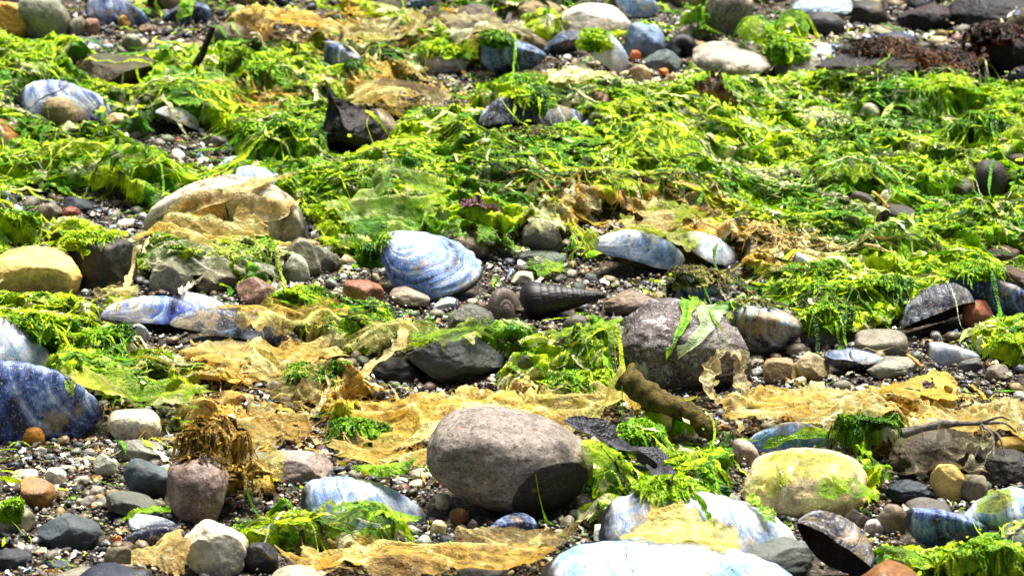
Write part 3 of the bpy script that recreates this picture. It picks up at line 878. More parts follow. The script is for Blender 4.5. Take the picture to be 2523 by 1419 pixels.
stone((2080, 1252, 2136, 1300), '#8a8680', 'grey pebble behind the gaping dark brown mussel', name='pebble', cat='pebble')
stone((2380, 1100, 2560, 1200), '#231c14', 'black stone standing in for the dark hollow at the lower right edge', mat='brown', facets=5, mark='the dark hollow stand-in')  # dark stone in place of a shaded hollow; its shade is in the colour
stone((1750, 1146, 1800, 1180), '#332c2c', 'dark pebble in green weed left of the film wrapped boulder', name='pebble', cat='pebble')
stone((1700, 1290, 1760, 1330), '#5a4a30', 'brown pebble hidden beside the yellow stained mussel', name='pebble', cat='pebble')
print('stones', round(time.time() - T0, 1))

# ------------------------------------------------------------------ shells
mussel((208, -16, 366, 64), '#3a4478', 0.42, 'purple blue mussel shell at the top left gravel', rot=(24, 6, 160), mark='the purple top-left mussel', hgt=0.3)
mussel((396, 4, 524, 66), '#26365c', 0.40, 'dark blue mussel shell crossed by a hanging green strand', rot=(20, -4, 10), mark='the strand crossed mussel', hgt=0.3)
mussel((130, 106, 246, 142), '#a8a494', 0.9, 'flat cream white mussel shell behind the olive brown rock', rot=(10, -6, 175), mark='the cream white flat shell', hgt=0.16)
mussel((352, 110, 466, 140), '#8fa6d0', 0.75, 'pale blue flat shell fragment right of the olive brown rock', rot=(14, 5, 20), hgt=0.18)
mussel((42, 196, 274, 280), '#4a4a8c', 0.66, 'blue white mussel shell with pointed right end, upper left', rot=(38, 10, 180), mark='the blue white upper-left mussel', hgt=0.30, wd=0.3)
mussel((380, 262, 492, 320), '#b09a72', 0.55, 'broken tan shell with green weed, upper left', rot=(-28, 26, 20), hgt=0.3, wd=0.42)
mussel((536, 384, 614, 416), '#a8bde4', 0.85, 'small pale blue shell piece above the big ribbed shell', rot=(20, 0, 30), hgt=0.2)
mussel((574, 408, 712, 456), '#7f9acb', 0.75, 'blue white mussel behind the big ribbed shell', rot=(22, 12, 175), hgt=0.26)
mussel((1178, 76, 1346, 188), '#4a5a90', 0.45, 'large purple blue worn mussel at top centre', rot=(46, 24, 185), mark='the large top-centre mussel', hgt=0.32, wd=0.42)
mussel((1336, 74, 1446, 140), '#223a66', 0.34, 'dark blue mussel against the white domed shell, top', rot=(30, -8, 8), hgt=0.36, mark='the dark blue top mussel')
mussel((1430, 76, 1550, 180), '#dfe3ea', 1.3, 'white domed mussel shell at top, right of the dark blue one', rot=(30, 38, 190), hgt=0.36, mark='the white domed shell')
mussel((1504, -30, 1624, 48), '#7fa0dc', 0.62, 'light blue mussel with black underside at the top edge', rot=(30, 26, 190), hgt=0.32, bury=-0.1)
mussel((796, 100, 900, 182), '#55639c', 0.42, 'blue mussel half under green weed, top left of centre', rot=(30, 10, 170), hgt=0.32)
mussel((1010, -10, 1066, 34), '#3c5a8c', 0.5, 'blue shell with dark hollow at the top edge, left of centre', rot=(30, 0, 190), hgt=0.3)
mussel((1690, 160, 1764, 206), '#a8c0dc', 0.8, 'small bluish white shell in green weed below the long light grey stone', rot=(20, -16, 20), hgt=0.2)
mussel((1808, 184, 1864, 216), '#c8cbd4', 0.95, 'white shell chip in green weed under the long light grey stone', rot=(20, 18, 170), hgt=0.2)
mussel((1956, 104, 2096, 134), '#c7b6ac', 1.0, 'white and pink flat shell behind the dark brown slab', rot=(8, 2, 176), hgt=0.15)
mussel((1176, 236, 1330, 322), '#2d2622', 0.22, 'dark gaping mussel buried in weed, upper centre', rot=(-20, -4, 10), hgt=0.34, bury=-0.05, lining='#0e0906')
mussel((1310, 256, 1464, 322), '#33302e', 0.26, 'dark grey broken mussel buried in weed, right of the dark gaping one', rot=(24, 12, 170), hgt=0.3)
mussel((1418, 290, 1474, 334), '#8898bc', 0.7, 'grey blue shell fragment standing left of the snails in weed', rot=(40, -36, 10), hgt=0.2, bury=0.0)
mussel((1513, 236, 1556, 264), '#cdc6dc', 1.0, 'lilac white shell chip by the brown snail', rot=(20, 10, 10), hgt=0.25)
mussel((352, 430, 760, 620), '#7d6c4c', 0.62, 'biggest ribbed grey brown shell under yellow film, left of centre', rot=(34, 6, 0), hgt=0.34, wd=0.42, mark='the big ribbed shell', bury=0.06, mat='tanshell')
mussel((248, 728, 504, 812), '#4a58b8', 0.62, 'glossy white and violet blue mussel shell, left', rot=(-5, 5, 0), hgt=0.30, wd=0.3, mark='the white violet mussel', bury=-0.16)
mussel((434, 720, 566, 772), '#c9cfe0', 1.0, 'white mussel shell just behind the white and violet one', rot=(24, 16, 180), hgt=0.26)
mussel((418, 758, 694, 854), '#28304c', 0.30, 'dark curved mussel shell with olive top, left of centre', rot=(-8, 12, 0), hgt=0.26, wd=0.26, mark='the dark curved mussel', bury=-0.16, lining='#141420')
mussel((324, 798, 370, 846), '#aebbe0', 0.85, 'tiny blue white shell chip below the white violet mussel', rot=(40, 50, 30), hgt=0.3)
mussel((-150, 880, 254, 1102), '#3a4c8c', 0.46, 'big blue purple mussel shell at the left edge', rot=(34, 12, 180), hgt=0.36, wd=0.36, mark='the big blue mussel')
mussel((-70, 776, 136, 892), '#a8b4cc', 0.85, 'white shell sloping at the left edge above the big blue mussel', rot=(30, 30, 175), hgt=0.26, mark='the white edge shell')
mussel((932, 568, 1190, 742), '#4a6cb8', 0.60, 'blue and white mussel standing tilted in the centre', mat3=rotm(-38, 0, 0) @ rotm(0, 62, 0) @ rotm(90, 0, 0), hgt=0.26, wd=0.44, wv=0.34, mark='the blue centre mussel', bury=0.10)
mussel((1066, 732, 1132, 766), '#c3d2e4', 0.9, 'small white shell below the blue centre mussel', rot=(20, 0, 10), hgt=0.22)
mussel((1454, 566, 1690, 652), '#6d80a8', 0.72, 'grey white mussel with dark lower lip, right of centre', rot=(28, 16, 5), hgt=0.26, wd=0.34, mark='the grey white mussel', bury=-0.04)
mussel((1676, 570, 1822, 652), '#c0cbe0', 0.95, 'broken white shell pieces right of the grey white mussel', rot=(36, 26, 185), hgt=0.24, wd=0.42)
mussel((1952, 622, 2028, 682), '#e0cbb6', 1.0, 'cream white shell half hidden in weed, right of centre', rot=(30, 30, 180), hgt=0.3)
mussel((1674, 664, 1776, 738), '#8095c0', 0.75, 'bluish grey broken shell above the purple granite boulder', rot=(34, 22, 170), hgt=0.34)
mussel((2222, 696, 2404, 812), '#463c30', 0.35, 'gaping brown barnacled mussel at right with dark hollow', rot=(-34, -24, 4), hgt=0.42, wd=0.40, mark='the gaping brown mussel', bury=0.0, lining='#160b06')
mussel((2336, 664, 2560, 796), '#2c3c6e', 0.34, 'dark blue mussel at the right edge behind the gaping one', rot=(34, 20, 180), hgt=0.32, mark='the right-edge blue mussel')
mussel((1800, 748, 1980, 872), '#84877f', 0.42, 'grey limpet like shell with a dark hollow at its left', rot=(36, 14, 182), hgt=0.46, wd=0.40, wv=0.30, mark='the hollow grey shell', bury=0.04)
mussel((2030, 856, 2176, 914), '#1c1c1e', 0.30, 'white lined shell lying open like a bowl, right gravel', rot=(14, 8, 5), hgt=0.26, flip=True, mark='the open bowl shell', bury=0.05)
mussel((2092, 862, 2176, 896), '#f0eee8', 1.4, 'white shell chip lying inside the open bowl shell', rot=(10, 8, 175), hgt=0.16, base='top')
mussel((2280, 842, 2420, 904), '#efece6', 1.5, 'bright white leaf shaped shell on the right gravel', rot=(26, 16, 182), hgt=0.2, wd=0.26, mark='the bright white shell')
mussel((740, 1172, 1054, 1290), '#7a86c4', 0.72, 'blue white mussel with an orange tip left of the big egg stone', rot=(32, 14, 182), hgt=0.28, wd=0.34, mark='the orange tipped mussel')
mussel((1196, 1262, 1326, 1318), '#2a3a70', 0.42, 'dark blue shell fragment under the big egg stone', rot=(22, 0, 10), hgt=0.2)
mussel((312, 1264, 434, 1314), '#c8bca4', 1.0, 'thin white shell edge on a dark mussel, bottom left', rot=(16, 10, 180), hgt=0.18)
mussel((292, 1290, 466, 1350), '#1b2234', 0.2, 'black mussel lying left of the rough white quartz', rot=(20, -4, 5), hgt=0.24, bury=0.15)
mussel((1330, 1328, 1960, 1560), '#8fb0dc', 0.62, 'large white and pale blue mussel cut by the bottom edge', rot=(34, 4, 180), hgt=0.34, wd=0.42, mark='the large bottom mussel', bury=0.0)
mussel((1474, 1200, 1978, 1362), '#8f9cc8', 0.74, 'long white mussel with yellow stain and green weed, bottom right', rot=(34, 10, 180), hgt=0.28, wd=0.34, mark='the yellow stained mussel')
mussel((1836, 1038, 2052, 1118), '#5f88c8', 0.62, 'blue grey mussel wrapped in yellow weed, lower right', rot=(30, -2, 0), hgt=0.28, mark='the weed wrapped blue mussel')
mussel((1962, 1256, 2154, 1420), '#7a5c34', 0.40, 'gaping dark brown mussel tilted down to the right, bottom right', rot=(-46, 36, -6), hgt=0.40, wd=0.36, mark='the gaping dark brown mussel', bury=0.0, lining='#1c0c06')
mussel((2228, 1250, 2438, 1346), '#4a58a0', 0.48, 'purple blue mussel with grey end, lower right', rot=(30, 14, 182), hgt=0.36, wd=0.32, mark='the lower-right purple mussel')
mussel((2372, 1198, 2580, 1312), '#6f8cc4', 0.66, 'pale blue mussel with olive weed at the lower right edge', rot=(30, 4, 0), hgt=0.36, mark='the lower right-edge mussel')
snail((1280, 694, 1494, 784), '#1c110a', 'dark brown spindle shaped whelk shell pointing right', rot=(0, -8, -6), turns=17, spire=4.0, W=0.90, name='whelk_shell', mark='the dark whelk', mouth='#120604')
snail((1200, 708, 1288, 816), '#6a5a4c', 'round grey snail shell with dark red mouth beside the whelk', rot=(0, -24, -70), turns=4, spire=0.8, W=0.55, mark='the round grey snail', mouth='#3a0a04')
snail((1456, 220, 1508, 282), '#7c5634', 'brown pointed snail shell in green weed, upper right of centre', rot=(0, -125, 10), turns=5, spire=2.0, W=0.65, mark='the brown pointed snail')
snail((1528, 274, 1562, 324), '#6a4a38', 'small brown snail right below the pointed snail', rot=(0, -60, 20), turns=5, spire=1.6, W=0.62)
snail((2110, 252, 2168, 312), '#d8cda8', 'cream coiled snail shell in the upper right weed', rot=(-80, 10, 40), turns=4, spire=0.6, W=0.55, mark='the cream coiled snail')
snail((1642, 84, 1716, 160), '#17161a', 'black hollow snail shell left of the long light grey stone', rot=(-100, 10, 70), turns=4, spire=0.6, W=0.55, mark='the black hollow snail', mouth='#93a6b8')
print('shells', round(time.time() - T0, 1))

# ------------------------------------------------------------------ sticks
def tube(P, rad, seed, n=9, rough=0.25):
    P = np.asarray(P, float); K = len(P)
    T = np.gradient(P, axis=0); T /= np.linalg.norm(T, axis=1)[:, None]
    a = np.cross(T, [0, 0.3, 1.0]); a /= np.linalg.norm(a, axis=1)[:, None]
    b = np.cross(T, a)
    ph = np.linspace(0, 2 * math.pi, n, endpoint=False)
    V = P[:, None] + (a[:, None] * np.cos(ph)[None, :, None] + b[:, None] * np.sin(ph)[None, :, None]) * rad[:, None, None]
    nz = fbm3(V * 260, 2, seed)[..., None] * rad[:, None, None] * rough
    V = V + (V - P[:, None]) / np.maximum(rad[:, None, None], 1e-6) * nz
    idx = np.arange(K * n).reshape(K, n)
    F = np.stack([idx[:-1], np.roll(idx[:-1], -1, 1), np.roll(idx[1:], -1, 1), idx[1:]], -1).reshape(-1, 4)
    c0 = len(idx.ravel()); V = np.concatenate([V.reshape(-1, 3), P[:1], P[-1:]])
    e = [[idx[0, (i + 1) % n], idx[0, i], c0, c0] for i in range(n)] + [[idx[-1, i], idx[-1, (i + 1) % n], c0 + 1, c0 + 1] for i in range(n)]
    return V, F, np.array(e)[:, :3]

def resample(P, n):
    P = np.asarray(P, float)
    d = np.r_[0, np.cumsum(np.linalg.norm(np.diff(P, axis=0), axis=1))]
    t = np.linspace(0, d[-1], n)
    Q = np.stack([np.interp(t, d, P[:, k]) for k in range(3)], -1)
    for _ in range(2):
        Q[1:-1] = (Q[:-2] + 2 * Q[1:-1] + Q[2:]) / 4
    return Q

def stick(name, label, pts, r0, r1, col, n=28, mat='wood', parent=None, rough=0.25):
    """pts: photo px, py, height above what lies there (m)"""
    _seed[0] += 1
    W = []
    for px, py, hgt in pts:
        q = hit(px, py) if hgt == 0 else at(px, py, hgt)
        W.append(q)
    P = resample(W, n)
    s = mpp(pts[0][0], pts[0][1])
    rad = np.linspace(r0, r1, n) * s
    P[:, 2] += rad * 0.7
    V, F, E = tube(P, rad, _seed[0], rough=rough)
    F = np.concatenate([F, np.c_[E, E[:, 2]][:, [0, 1, 2, 2]]]) if False else F
    o = mesh_obj(name, V, F, mat, loc=(parent.location if parent else P[0]), parent=parent)
    o.color = tuple(lin(col)) + (1,)
    raster(V, 1)
    if label:
        tag(o, label, 'stick')
    return o

b0 = at(462, 194, 0.004)
top = b0 + np.array([0.0105, 0.006, 0.020])
def free_stick(name, label, W, r0, r1, col, parent=None, rough=0.3, n=28):
    _seed[0] += 1
    P = resample(W, n)
    V, F, E = tube(P, np.linspace(r0, r1, n), _seed[0], rough=rough)
    o = mesh_obj(name, V, F, 'wood', loc=(np.array(parent.location) if parent else P[0]), parent=parent)
    o.color = tuple(lin(col)) + (1,)
    if label:
        tag(o, label, 'stick')
    raster(V, 1)
    return o
free_stick('twig', 'dark twig standing up from green weed, upper left', [b0, b0 * 0.5 + top * 0.5 + np.array([0.001, 0, 0]), top], 0.0019, 0.0012, '#1c1612')
HEROES.append(('the dark twig', 490, 190))
# barnacled brown wood lying right of the egg stone
w0, w1 = at(1535, 930, 0.020), at(1765, 1072, 0.006)
free_stick('driftwood_stick', 'rough brown driftwood piece leaning on the purple granite boulder', [w0, w0 * .66 + w1 * .34 + np.array([.001, 0, -.0016]), w0 * .3 + w1 * .7 + np.array([0, 0, .0022]), w1], 0.0050, 0.0030, '#564a1c', rough=0.5, n=60)
HEROES.append(('the brown driftwood', 1650, 1080))
# grey root at the right
r0_, r1_ = at(2222, 1066, 0.016), at(2420, 1042, 0.018)
root = free_stick('grey_root', 'grey weathered root with forked end, lower right', [r0_, r0_ * .5 + r1_ * .5 + np.array([0, 0, .0015]), r1_], 0.0018, 0.0009, '#6a645c', rough=0.5)
for dx, dy, dz in ((0.010, -0.014, -0.012), (0.004, -0.018, -0.010), (0.016, 0.004, -0.006), (-0.004, -0.012, -0.012), (0.012, -0.004, 0.003)):
    e = r1_ + np.array([dx, dy, dz]) * 0.75
    m_ = r1_ * .5 + e * .5 + np.array([0.002, 0, 0.002])
    free_stick('rootlet', None, [r1_ * .97 + r0_ * .03, m_, e], 0.0006, 0.0003, '#7a7264', parent=root, n=12)
HEROES.append(('the grey root', 2300, 1060))
a_, b_ = at(2236, 874, 0.004), at(2274, 908, 0.004)
free_stick('straw', 'thin orange straw on the gravel below the brick shaped stone', [a_, (a_ + b_) / 2 + np.array([0, 0, .0006]), b_], 0.0007, 0.0005, '#c98a4a', n=10)
a_, b_ = at(2130, 602, 0.012), at(2192, 622, 0.012)
free_stick('straw', 'thin pinkish straw on the right green weed', [a_, (a_ + b_) / 2 + np.array([0, 0, .0008]), b_], 0.0006, 0.0004, '#c4a070', n=10)
a_, b_ = at(2150, 474, 0.014), at(2190, 512, 0.012)
free_stick('straw', 'orange straw crossing the purple brown slab', [a_, (a_ + b_) / 2 + np.array([0, 0, .0008]), b_], 0.0006, 0.0004, '#c98a3a', n=10)
a_, b_ = at(618, 84, 0.010), at(650, 118, 0.006)
free_stick('straw', 'pale curved straw in the hollow below the ochre weed', [a_, (a_ + b_) / 2 + np.array([.001, 0, .003]), b_], 0.0006, 0.0004, '#cdbb98', n=10)
print('sticks', round(time.time() - T0, 1))

# ------------------------------------------------------------------ where weed and gravel lie on the beach
def field(blobs, PX, PY):
    r = np.zeros_like(PX)
    for cx, cy, rx, ry in blobs:
        d = ((PX - cx) / rx) ** 2 + ((PY - cy) / ry) ** 2
        r = np.maximum(r, np.clip(1.35 - d * 0.75, 0, 1))
    return r
GREEN = [(120,110,200,40),(330,170,330,60),(560,150,200,60),(330,260,180,60),(580,290,200,70),(200,385,260,70),(60,330,120,40),(330,430,120,60),
 (700,230,160,60),(720,330,170,80),(680,400,120,40),(650,150,160,50),(960,150,120,60),(1060,110,120,40),(900,200,80,60),(1000,400,260,110),
 (1300,380,330,120),(1250,300,200,80),(1560,330,250,140),(1350,240,120,50),(1750,260,260,90),(1850,400,330,130),(2150,260,330,110),(2300,330,300,130),
 (2100,420,330,120),(2420,240,150,90),(2000,560,400,110),(2350,560,250,110),(2150,680,260,90),(1650,470,250,70),(1300,480,300,50),(900,500,130,80),
 (780,450,100,70),(880,600,60,60),(1150,530,150,40),(2080,740,130,80),(2480,840,80,50),(560,640,200,60),(80,540,110,40),(200,570,90,40),(90,770,120,60),
 (200,830,180,60),(350,900,200,60),(250,930,120,40),(760,740,100,50),(830,800,90,50),(900,780,80,60),(1400,930,130,60),(1450,850,60,60),(1250,850,90,30),
 (880,1040,70,60),(820,950,80,40),(1620,1070,120,50),(1500,1180,70,70),(1680,1180,120,50),(1780,1120,60,40),(2150,1060,70,50),(2080,1200,120,60),
 (800,1290,220,50),(250,1310,60,30),(2350,1395,220,50),(2480,1330,80,40),(1560,1270,120,30),(2250,980,100,30),(1950,1000,60,30),(2600,300,200,300),(-80,330,150,200),
 (1780,60,60,40),(2000,90,60,30),(1330,80,60,40),(1500,60,40,40)]
TAN = [(950,100,130,40),(1170,70,130,50),(690,60,120,50),(1420,170,90,40),(1000,230,150,60),(640,250,70,30),(1580,540,200,50),(1720,620,140,50),(1400,500,80,40),
 (1900,620,150,50),(600,860,230,80),(700,950,140,80),(1000,960,200,50),(1150,1000,350,70),(950,1100,160,40),(650,1040,90,40),(620,1180,70,40),(540,1010,90,90),
 (1000,1370,380,50),(1950,1000,250,60),(2200,1000,330,60),(2420,1030,140,60),(1780,950,70,70),(380,1380,80,30),(540,580,200,30),(830,40,100,40),(1480,740,60,30)]
GRAVEL = [(330,90,200,45),(230,310,130,28),(440,350,100,36),(160,510,170,40),(1290,690,170,60),(1190,650,80,40),(1420,670,60,40),(120,1150,280,130),(200,1300,260,120),
 (1150,1280,140,60),(2240,900,260,50),(1620,175,70,50),(2280,1280,150,80),(800,660,150,60),(330,800,60,40),(480,1230,120,60),(2250,70,260,75),(2450,130,120,70),(1760,120,90,50),(270,170,90,34),(880,320,80,50),(1320,290,120,34),(1000,720,120,40),(60,20,160,60)]
PXg, PYg, _ = proj(np.stack([GX, GY, G0 + 0.004], -1))
warp = 1.0
wx = PXg + 40 * fbm2(GX * 40, GY * 22, 3, 71); wy = PYg + 22 * fbm2(GX * 40, GY * 22, 3, 72)
cov_g = field(GREEN, wx, wy); cov_t = field(TAN, wx, wy); cov_n = field(GRAVEL, wx, wy)
base_cov = 0.35 * ss(800, 650, PYg)
cov = np.maximum(np.maximum(cov_g * (1 - 0.35 * cov_t), cov_t * 0.30), base_cov) - 0.85 * cov_n + 0.46 * fbm2(GX * 62, GY * 46, 3, 81)
hero = (HM - G0) > 0.0035
heroB = blur(hero.astype(float), 2, 1)
cov_w = np.clip(cov, 0, 1.3) * (1 - 0.75 * heroB)

# ------------------------------------------------------------------ gravel: single pebbles, then the mass of fine grains
PAL = [('grey', '#84837c', 22), ('dark grey', '#4a4c4c', 18), ('pale grey', '#aeaca4', 12), ('tan', '#94805c', 14), ('brown', '#5c4834', 14), ('cream', '#d6c9a2', 8),
       ('white', '#e2dfd6', 6), ('blue black', '#262d38', 9), ('reddish', '#7e5040', 4), ('orange', '#b0722e', 1.5), ('greenish grey', '#6a7460', 7)]
pw = np.array([p[2] for p in PAL], float); pw /= pw.sum()
pcol = [lin(p[1]) for p in PAL]
rg = np.random.default_rng(11)
templates = []
for k in range(12):
    V, F = rock(900 + k, 2, 2.4, 3 + k % 4, 0.14, (0.6, 0.92))
    V = V * np.array([1, 0.85, 0.42 + 0.05 * (k % 5)]) * 0.003
    tmp = mesh_obj('pebble', V, F, 'stone')
    templates.append(tmp.data)
    bpy.data.objects.remove(tmp)

def free_spots(n, weight, rmin, rmax, rng, maxtry=60000, existing=None, power=1.6):
    w = np.clip(weight, 0, None).ravel(); w = w / w.sum()
    idx = rng.choice(w.size, size=maxtry, p=w)
    out = [] if existing is None else existing
    start = len(out)
    cell = 0.012
    gridd = {}
    for (x, y, r) in out:
        gridd.setdefault((int(x // cell), int(y // cell)), []).append((x, y, r))
    for q in idx:
        iy, ix = divmod(int(q), NX)
        x = gx[ix] + rng.uniform(-.5, .5) * HS; y = gy[iy] + rng.uniform(-.5, .5) * HS
        r = rmin + (rmax - rmin) * rng.random() ** power
        bad = False
        for a in (-1, 0, 1):
            for b in (-1, 0, 1):
                for (u, v, t) in gridd.get((int(x // cell) + a, int(y // cell) + b), ()):
                    if (u - x) ** 2 + (v - y) ** 2 < (0.8 * (r + t)) ** 2:
                        bad = True; break
                if bad: break
            if bad: break
        if bad:
            continue
        out.append((x, y, r)); gridd.setdefault((int(x // cell), int(y // cell)), []).append((x, y, r))
        if len(out) - start >= n:
            break
    return out

inframe = (PXg > 15) & (PXg < PW - 15) & (PYg > 15) & (PYg < PH - 15)
wt = np.clip(cov_n * 1.6 + 0.05 - np.clip(cov_w, 0, 1) * 0.6, 0, 1) * (~hero) * inframe * (heroB < 0.3)
spots = free_spots(232, wt, 0.0016, 0.0044, rg, power=1.3)
GROUP = 'small pebbles scattered over the gravel patches'
def where(px, py):
    hs = sorted(HEROES, key=lambda h: ((h[1] - px)) ** 2 + ((h[2] - py) * 1.6) ** 2)
    hs = [h for h in hs if h[0].startswith('the ')][:2]
    def dirn(h):
        dx, dy = px - h[1], py - h[2]
        if abs(dx) * 0.75 > abs(dy):
            return 'right of ' if dx > 0 else 'left of '
        return 'in front of ' if dy > 0 else 'behind '
    return dirn(hs[0]) + hs[0][0], hs[1][0]
for x, y, r in spots:
    ci = rg.choice(len(PAL), p=pw)
    z = float(ground_z(x, y))
    o = bpy.data.objects.new('pebble', templates[rg.integers(12)])
    COL.objects.link(o)
    s = r / 0.003
    o.location = (x, y, z + 0.0008 * s)
    o.rotation_euler = (rg.normal() * 0.28, rg.normal() * 0.28, rg.uniform(0, 6.28))
    o.scale = (s, s * rg.uniform(0.8, 1.1), s * rg.uniform(0.9, 1.3))
    c = pcol[ci] * rg.uniform(0.65, 1.1)
    o.color = tuple(np.clip(c, 0, 1)) + (1,)
    px, py, _ = proj(np.array([x, y, z]))
    w1, w2 = where(px, py)
    size = 'tiny' if r < 0.0019 else 'small' if r < 0.0026 else 'larger'
    lab = f'{size} {PAL[ci][0]} pebble {w1}'
    if lab in LABELS:
        lab = f'{size} {PAL[ci][0]} pebble {w1}, towards {w2}'
    if len(lab.split()) > 16:
        lab = ' '.join(lab.split()[:16])
    k = 0
    if lab in LABELS:
        lab = f'another {size} {PAL[ci][0]} pebble {w1}, nearer {w2}'
        lab = ' '.join(lab.split()[:16])
    tag(o, lab, 'pebble', GROUP)

def lumps(positions, sub, rng, palette, weights, flat=(0.45, 0.8), jitter=0.25, zf=0.35, surf=None):
    bV, bF = [], []
    shapes = [rock(700 + k, sub, 2.4, 3, 0.15, (0.6, 0.92)) for k in range(10)]
    off = 0; VV = []; FF = []; CC = []
    for (x, y, r) in positions:
        V, F = shapes[rng.integers(10)]
        V = V * np.array([1, rng.uniform(0.7, 1), rng.uniform(*flat)]) * r
        V = V @ rotm(rng.normal() * 18, rng.normal() * 18, rng.uniform(0, 360)).T
        z = float(samp(surf, x, y)) if surf is not None else float(ground_z(x, y))
        VV.append(V + np.array([x, y, z + r * zf])); FF.append(F + off); off += len(V)
        c = palette[rng.choice(len(palette), p=weights)] * rng.uniform(0.4, 0.95)
        CC.append(np.repeat(c[None], len(V), 0))
    return np.concatenate(VV), np.concatenate(FF), np.concatenate(CC)

wt2 = (np.clip(1.05 - cov_w * 0.9, 0.08, 1)) * (heroB < 0.8)
sp2 = free_spots(9000, wt2, 0.0010, 0.0030, rg, 120000, existing=list(spots), power=1.5)[len(spots):]
V, F, C = lumps(sp2, 2, rg, pcol, pw)
wt2b = wt2 * inframe
sp2b = free_spots(24000, wt2b, 0.0005, 0.0013, rg, 120000)
V2, F2, C2 = lumps(sp2b, 1, rg, pcol, pw, zf=0.9)
V, F, C = np.concatenate([V, V2]), np.concatenate([F, F2 + len(V)]), np.concatenate([C, C2])
o = mesh_obj('gravel', V, F, 'gravel', tone=C)
o['kind'] = 'stuff'
o['label'] = 'fine mixed gravel between the stones'; o['category'] = 'gravel'
raster(V, 0)
# the gravel and stones just outside the picture
wt3 = 1.0 * ((PXg < 0) | (PXg > PW) | (PYg < 0) | (PYg > PH)) * (~hero)
sp3 = free_spots(500, wt3, 0.003, 0.016, rg, 9000, power=2.2)
V, F, C = lumps(sp3, 3, rg, pcol, pw)
o = mesh_obj('shingle', V, F, 'gravel', tone=C)
o['kind'] = 'stuff'; o['label'] = 'mixed shingle lying further along the beach'; o['category'] = 'gravel'
raster(V, 2)
print('gravel', round(time.time() - T0, 1), len(spots), len(sp2), len(sp3))

# ------------------------------------------------------------------ colours of the weed
YG, BG, MG, DG, CR, TN, OC, BR = [lin(h) for h in ('#c8e600', '#90cc00', '#549400', '#224000', '#f2ecb8', '#dabc6c', '#d6a636', '#453210')]
def weed_tone(x, y, ct, jit=0.0, seed=0):
    """mix of fresh, drying and bleached weed at a place; ct = how dry/yellow the place is"""
    a = fbm2(x * 45, y * 32, 3, 201 + seed) + jit
    b = fbm2(x * 130 + 5, y * 95, 3, 221 + seed)
    d = fbm2(x * 80 + 9, y * 60, 3, 241 + seed)
    def mx(p, q, t):
        return p + (q - p) * t[..., None]
    z = np.zeros(x.shape + (3,))
    g = mx(z + MG, z + BG, ss(-0.38, 0.08, a + 0.6 * b))
    g = mx(g, z + YG, ss(0.0, 0.40, a + 0.5 * b + 0.12))
    g = mx(g, z + DG, ss(0.16, 0.48, d - 0.3 * a) * 0.9)
    e = fbm2(x * 210 + 3, y * 150, 2, 261 + seed)
    g = mx(g, z + BR, ss(0.33, 0.55, e - 0.2 * b) * 0.8)
    g = mx(g, z + CR, ss(0.32, 0.56, b + 0.25 * d))
    t = mx(z + TN, z + OC, ss(-0.25, 0.25, a))
    t = mx(t, z + CR, ss(0.10, 0.5, b))
    t = mx(t, z + BR, ss(0.18, 0.5, d))
    return mx(g, t, ss(0.35, 0.8, ct + 0.35 * b))

# ------------------------------------------------------------------ the green mat
def flow_angle(x, y):
    px, py, _ = proj(np.stack([x, y, 0 * x], -1))
    return R(-14) - R(34) * ss(500, 1200, px) + R(38) * fbm2(x * 16, y * 13, 2, 401)

def build_mat():
    global MATZ
    FA = flow_angle(GX, GY)
    ca, sa = np.cos(R(-38)), np.sin(R(-38))
    U = GX * ca + GY * sa; W = -GX * sa + GY * ca
    wu = 0.45 * fbm2(GX * 28, GY * 28, 2, 5); ww = 0.45 * fbm2(GX * 28, GY * 28, 2, 6)
    lump = (0.0075 * fbm2(U * 26 + wu, W * 46 + ww, 3, 301) + 0.0048 * (ridge2(U * 40 + wu, W * 105 + ww, 3, 311) - 0.35)
            + 0.0022 * (ridge2(U * 110 + wu, W * 300 + ww, 2, 331) - 0.3))
    soft = blur(HM, 4, 2)
    thick = np.clip((cov_w - 0.25) * 0.014, -0.004, 0.0085)
    Z = np.minimum(soft, G0 + 0.012) * 0.35 + G0 * 0.65 + thick + lump * ss(0.1, 0.6, cov_w)
    front = np.zeros_like(G0)
    hh = np.clip(HM - G0, 0, 0.03) * hero
    for k in range(0, 26, 2):
        front[:NY - k] = np.maximum(front[:NY - k], hh[k:] * (1 - k / 30))
    front = blur(front, 2, 1)
    cap = G0 + 0.012 - 0.75 * front
    Z = np.where(front > 0.004, np.minimum(Z, np.maximum(cap, G0 + 0.003)), Z)
    keep = (cov_w > 0.38) & (Z > G0 - 0.001)
    MATZ = np.where(keep, Z, G0)
    hx = 0.0022 * fbm2(GX * 190, GY * 190, 2, 341); hy = 0.0022 * fbm2(GX * 190, GY * 190, 2, 351)
    tone = weed_tone(GX, GY, cov_t)
    idx = np.full(GX.shape, -1)
    q = keep[:-1, :-1] & keep[1:, :-1] & keep[1:, 1:] & keep[:-1, 1:]
    ids = np.arange(GX.size).reshape(GX.shape)
    F = np.stack([ids[:-1, :-1], ids[:-1, 1:], ids[1:, 1:], ids[1:, :-1]], -1)[q]
    used = np.unique(F)
    mp = np.full(GX.size, -1); mp[used] = np.arange(len(used))
    hy = hy - np.clip(Z - G0, 0, 0.02) * 0.6
    V = np.stack([GX + hx, GY + hy, Z], -1).reshape(-1, 3)[used]
    o = mesh_obj('seaweed_mat', V, mp[F], 'weed', tone=tone.reshape(-1, 3)[used])
    o['kind'] = 'stuff'
    o['label'] = 'tangled mat of bright green and yellowing sea lettuce'; o['category'] = 'seaweed'
build_mat()
SURF = np.maximum(HM, MATZ)
print('mat', round(time.time() - T0, 1))

